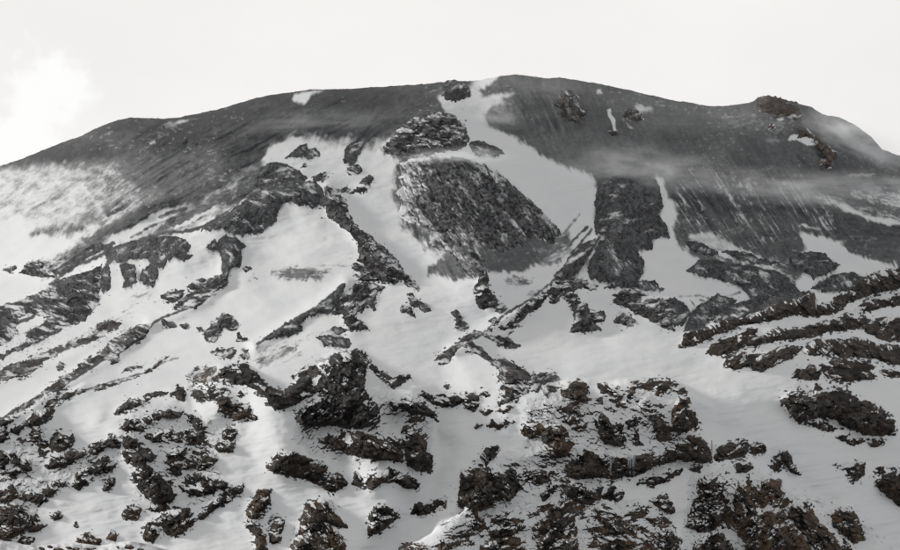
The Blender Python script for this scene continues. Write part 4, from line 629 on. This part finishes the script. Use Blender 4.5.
for i, (u, v, w) in enumerate([(42, 548, 2.2), (50, 546, 2.8), (57, 549, 3.6), (69, 547, 2.4), (76, 549, 4.2), (86, 550, 3.0), (94, 548, 2.0), (118, 547, 1.7), (129, 546, 4.0), (140, 549, 2.7)]):
    a = np.linspace(0, math.pi, 15); b = np.linspace(0, 2 * math.pi, 25)[:-1]; B_, A_ = np.meshgrid(b, a); n_ = 24
    q = np.stack([np.sin(A_) * np.cos(B_), np.sin(A_) * np.sin(B_), np.cos(A_)], -1)
    cut = rng.normal(size=(11, 3)); cut /= np.linalg.norm(cut, axis=1, keepdims=True)                     # broken faces
    dc = np.maximum((q @ cut.T) / rng.uniform(.45, .95, 11), 1e-3).max(-1); rr = 1 / np.maximum(dc, .75) * (1 + .08 * vnoise(q[..., 0] * 5 + i * 7, q[..., 2] * 5 + q[..., 1] * 4, 60))
    q = q * rr[..., None] * w * 285 / FOC * np.array([rng.uniform(1., 1.7), 1.1, rng.uniform(.55, .85)])
    q = q.reshape(-1, 3) + place(u, v + .6, 285.)
    f = [[r_ * n_ + j, (r_ + 1) * n_ + j, (r_ + 1) * n_ + (j + 1) % n_, r_ * n_ + (j + 1) % n_] for r_ in range(14) for j in range(n_)]
    o = mesh_obj('boulder', q, np.array(f), MATS['K'], attrs={'snow': np.clip(np.cos(A_) * .55 + .35 * vnoise(B_ * 2, A_ * 3, i), 0, 1).ravel(), 'var': (.6 * vnoise(B_ * 2, A_ * 2, i + 5)).ravel() + 1.0}, smooth=False)
    o['ochre'] = 1.0 + .15 * (i % 4)
    tag(o, ORD[i] + ' stone from the left along the snowy foreground knoll, bottom left', 'boulder', 'boulders on the foreground knoll')

# ------------------------------------------------------------------ haze and blown mist
bx = np.array([(x, y, z) for x in (-7000, 7000) for y in (-700, 9000) for z in (-330, 1500)], float)
vmat = bpy.data.materials.new('thin_haze'); vmat.use_nodes = True; vmat.node_tree.nodes.clear(); n = vmat.node_tree.nodes
pv = n.new('ShaderNodeVolumePrincipled'); pv.inputs['Color'].default_value = (.93, .95, 1, 1); pv.inputs['Density'].default_value = .000004; pv.inputs['Anisotropy'].default_value = .2
vmat.node_tree.links.new(pv.outputs[0], n.new('ShaderNodeOutputMaterial').inputs['Volume'])
tag(mesh_obj('haze', bx, np.array([(0, 1, 3, 2), (4, 6, 7, 5), (0, 4, 5, 1), (2, 3, 7, 6), (0, 2, 6, 4), (1, 5, 7, 3)]), vmat, smooth=False), 'thin pale haze over the whole mountain', 'haze', kind='stuff')
def mist(label, u, v, w, hgt, dens, fwd=30, rot=0., sc=3.0, thick=.5):
    d_ = float(samp(D, np.array([float(u)]), np.array([float(v)]))[0]) - fwd; px = d_ / FOC
    a = np.linspace(0, math.pi, 13); b = np.linspace(0, 2 * math.pi, 25)[:-1]; B_, A_ = np.meshgrid(b, a)
    q = np.stack([np.cos(A_), np.sin(A_) * np.cos(B_), np.sin(A_) * np.sin(B_)], -1).reshape(-1, 3)
    f = np.array([[r_ * 24 + j, (r_ + 1) * 24 + j, (r_ + 1) * 24 + (j + 1) % 24, r_ * 24 + (j + 1) % 24] for r_ in range(12) for j in range(24)])
    m = bpy.data.materials.new('blown_mist'); m.use_nodes = True; n = m.node_tree.nodes; n.clear(); l = m.node_tree.links.new
    tc = n.new('ShaderNodeTexCoord').outputs['Object']; ln_ = node(n, 'ShaderNodeVectorMath', operation='LENGTH'); l(tc, ln_.inputs[0])
    fall = node(n, 'ShaderNodeMapRange', {1: 1.0, 2: .15, 3: 0, 4: 1}, interpolation_type='SMOOTHSTEP'); l(ln_.outputs['Value'], fall.inputs[0])
    mp_ = node(n, 'ShaderNodeMapping', {'Location': (u * .37, v * .21, 0), 'Scale': (1, 1, 1)}); l(tc, mp_.inputs[0])
    nz_ = node(n, 'ShaderNodeTexNoise', {'Scale': sc, 'Detail': 3, 'Roughness': .6}); l(mp_.outputs[0], nz_.inputs['Vector'])
    nr_ = node(n, 'ShaderNodeMapRange', {1: .38, 2: .68}); l(nz_.outputs[0], nr_.inputs[0])
    mu = node(n, 'ShaderNodeMath', operation='MULTIPLY'); l(fall.outputs[0], mu.inputs[0]); l(nr_.outputs[0], mu.inputs[1])
    m2 = node(n, 'ShaderNodeMath', {1: dens}, operation='MULTIPLY'); l(mu.outputs[0], m2.inputs[0])
    pv = node(n, 'ShaderNodeVolumePrincipled', {'Color': (.95, .975, 1, 1), 'Anisotropy': 0}); l(m2.outputs[0], pv.inputs['Density']); l(pv.outputs[0], n.new('ShaderNodeOutputMaterial').inputs['Volume'])
    o = mesh_obj('blown_mist', q, f, m, loc=(0, 0, 0)); o.location = place(u, v, d_); o.scale = (w * px / 2, max(30, w * px / 2 * thick), hgt * px / 2); o.rotation_euler = (0, R(rot), 0)
    tag(o, label, 'mist', 'wisps of blown mist', 'stuff')
mist('thin mist streak crossing the top of the boulder face', 455, 157, 140, 17, .018, 40, -1)
mist('brownish mist hanging beside the head of the snow chute', 497, 118, 70, 46, .011, 60, 20)
mist('pale mist pouring over the right end of the crest', 856, 146, 150, 72, .014, 60, 30)
mist('faint veil of mist across the right of the snow chute', 640, 172, 220, 64, .006, 80, 5)
mist('long thin veil over the streaked ash slope at right', 770, 192, 280, 46, .006, 60, 4)
mist('faint band of dust across the left ash slope', 320, 124, 240, 20, .0035, 60, -4)
mist('low mist lying on the pale slope by the right edge', 865, 186, 150, 34, .009, 60, 4)
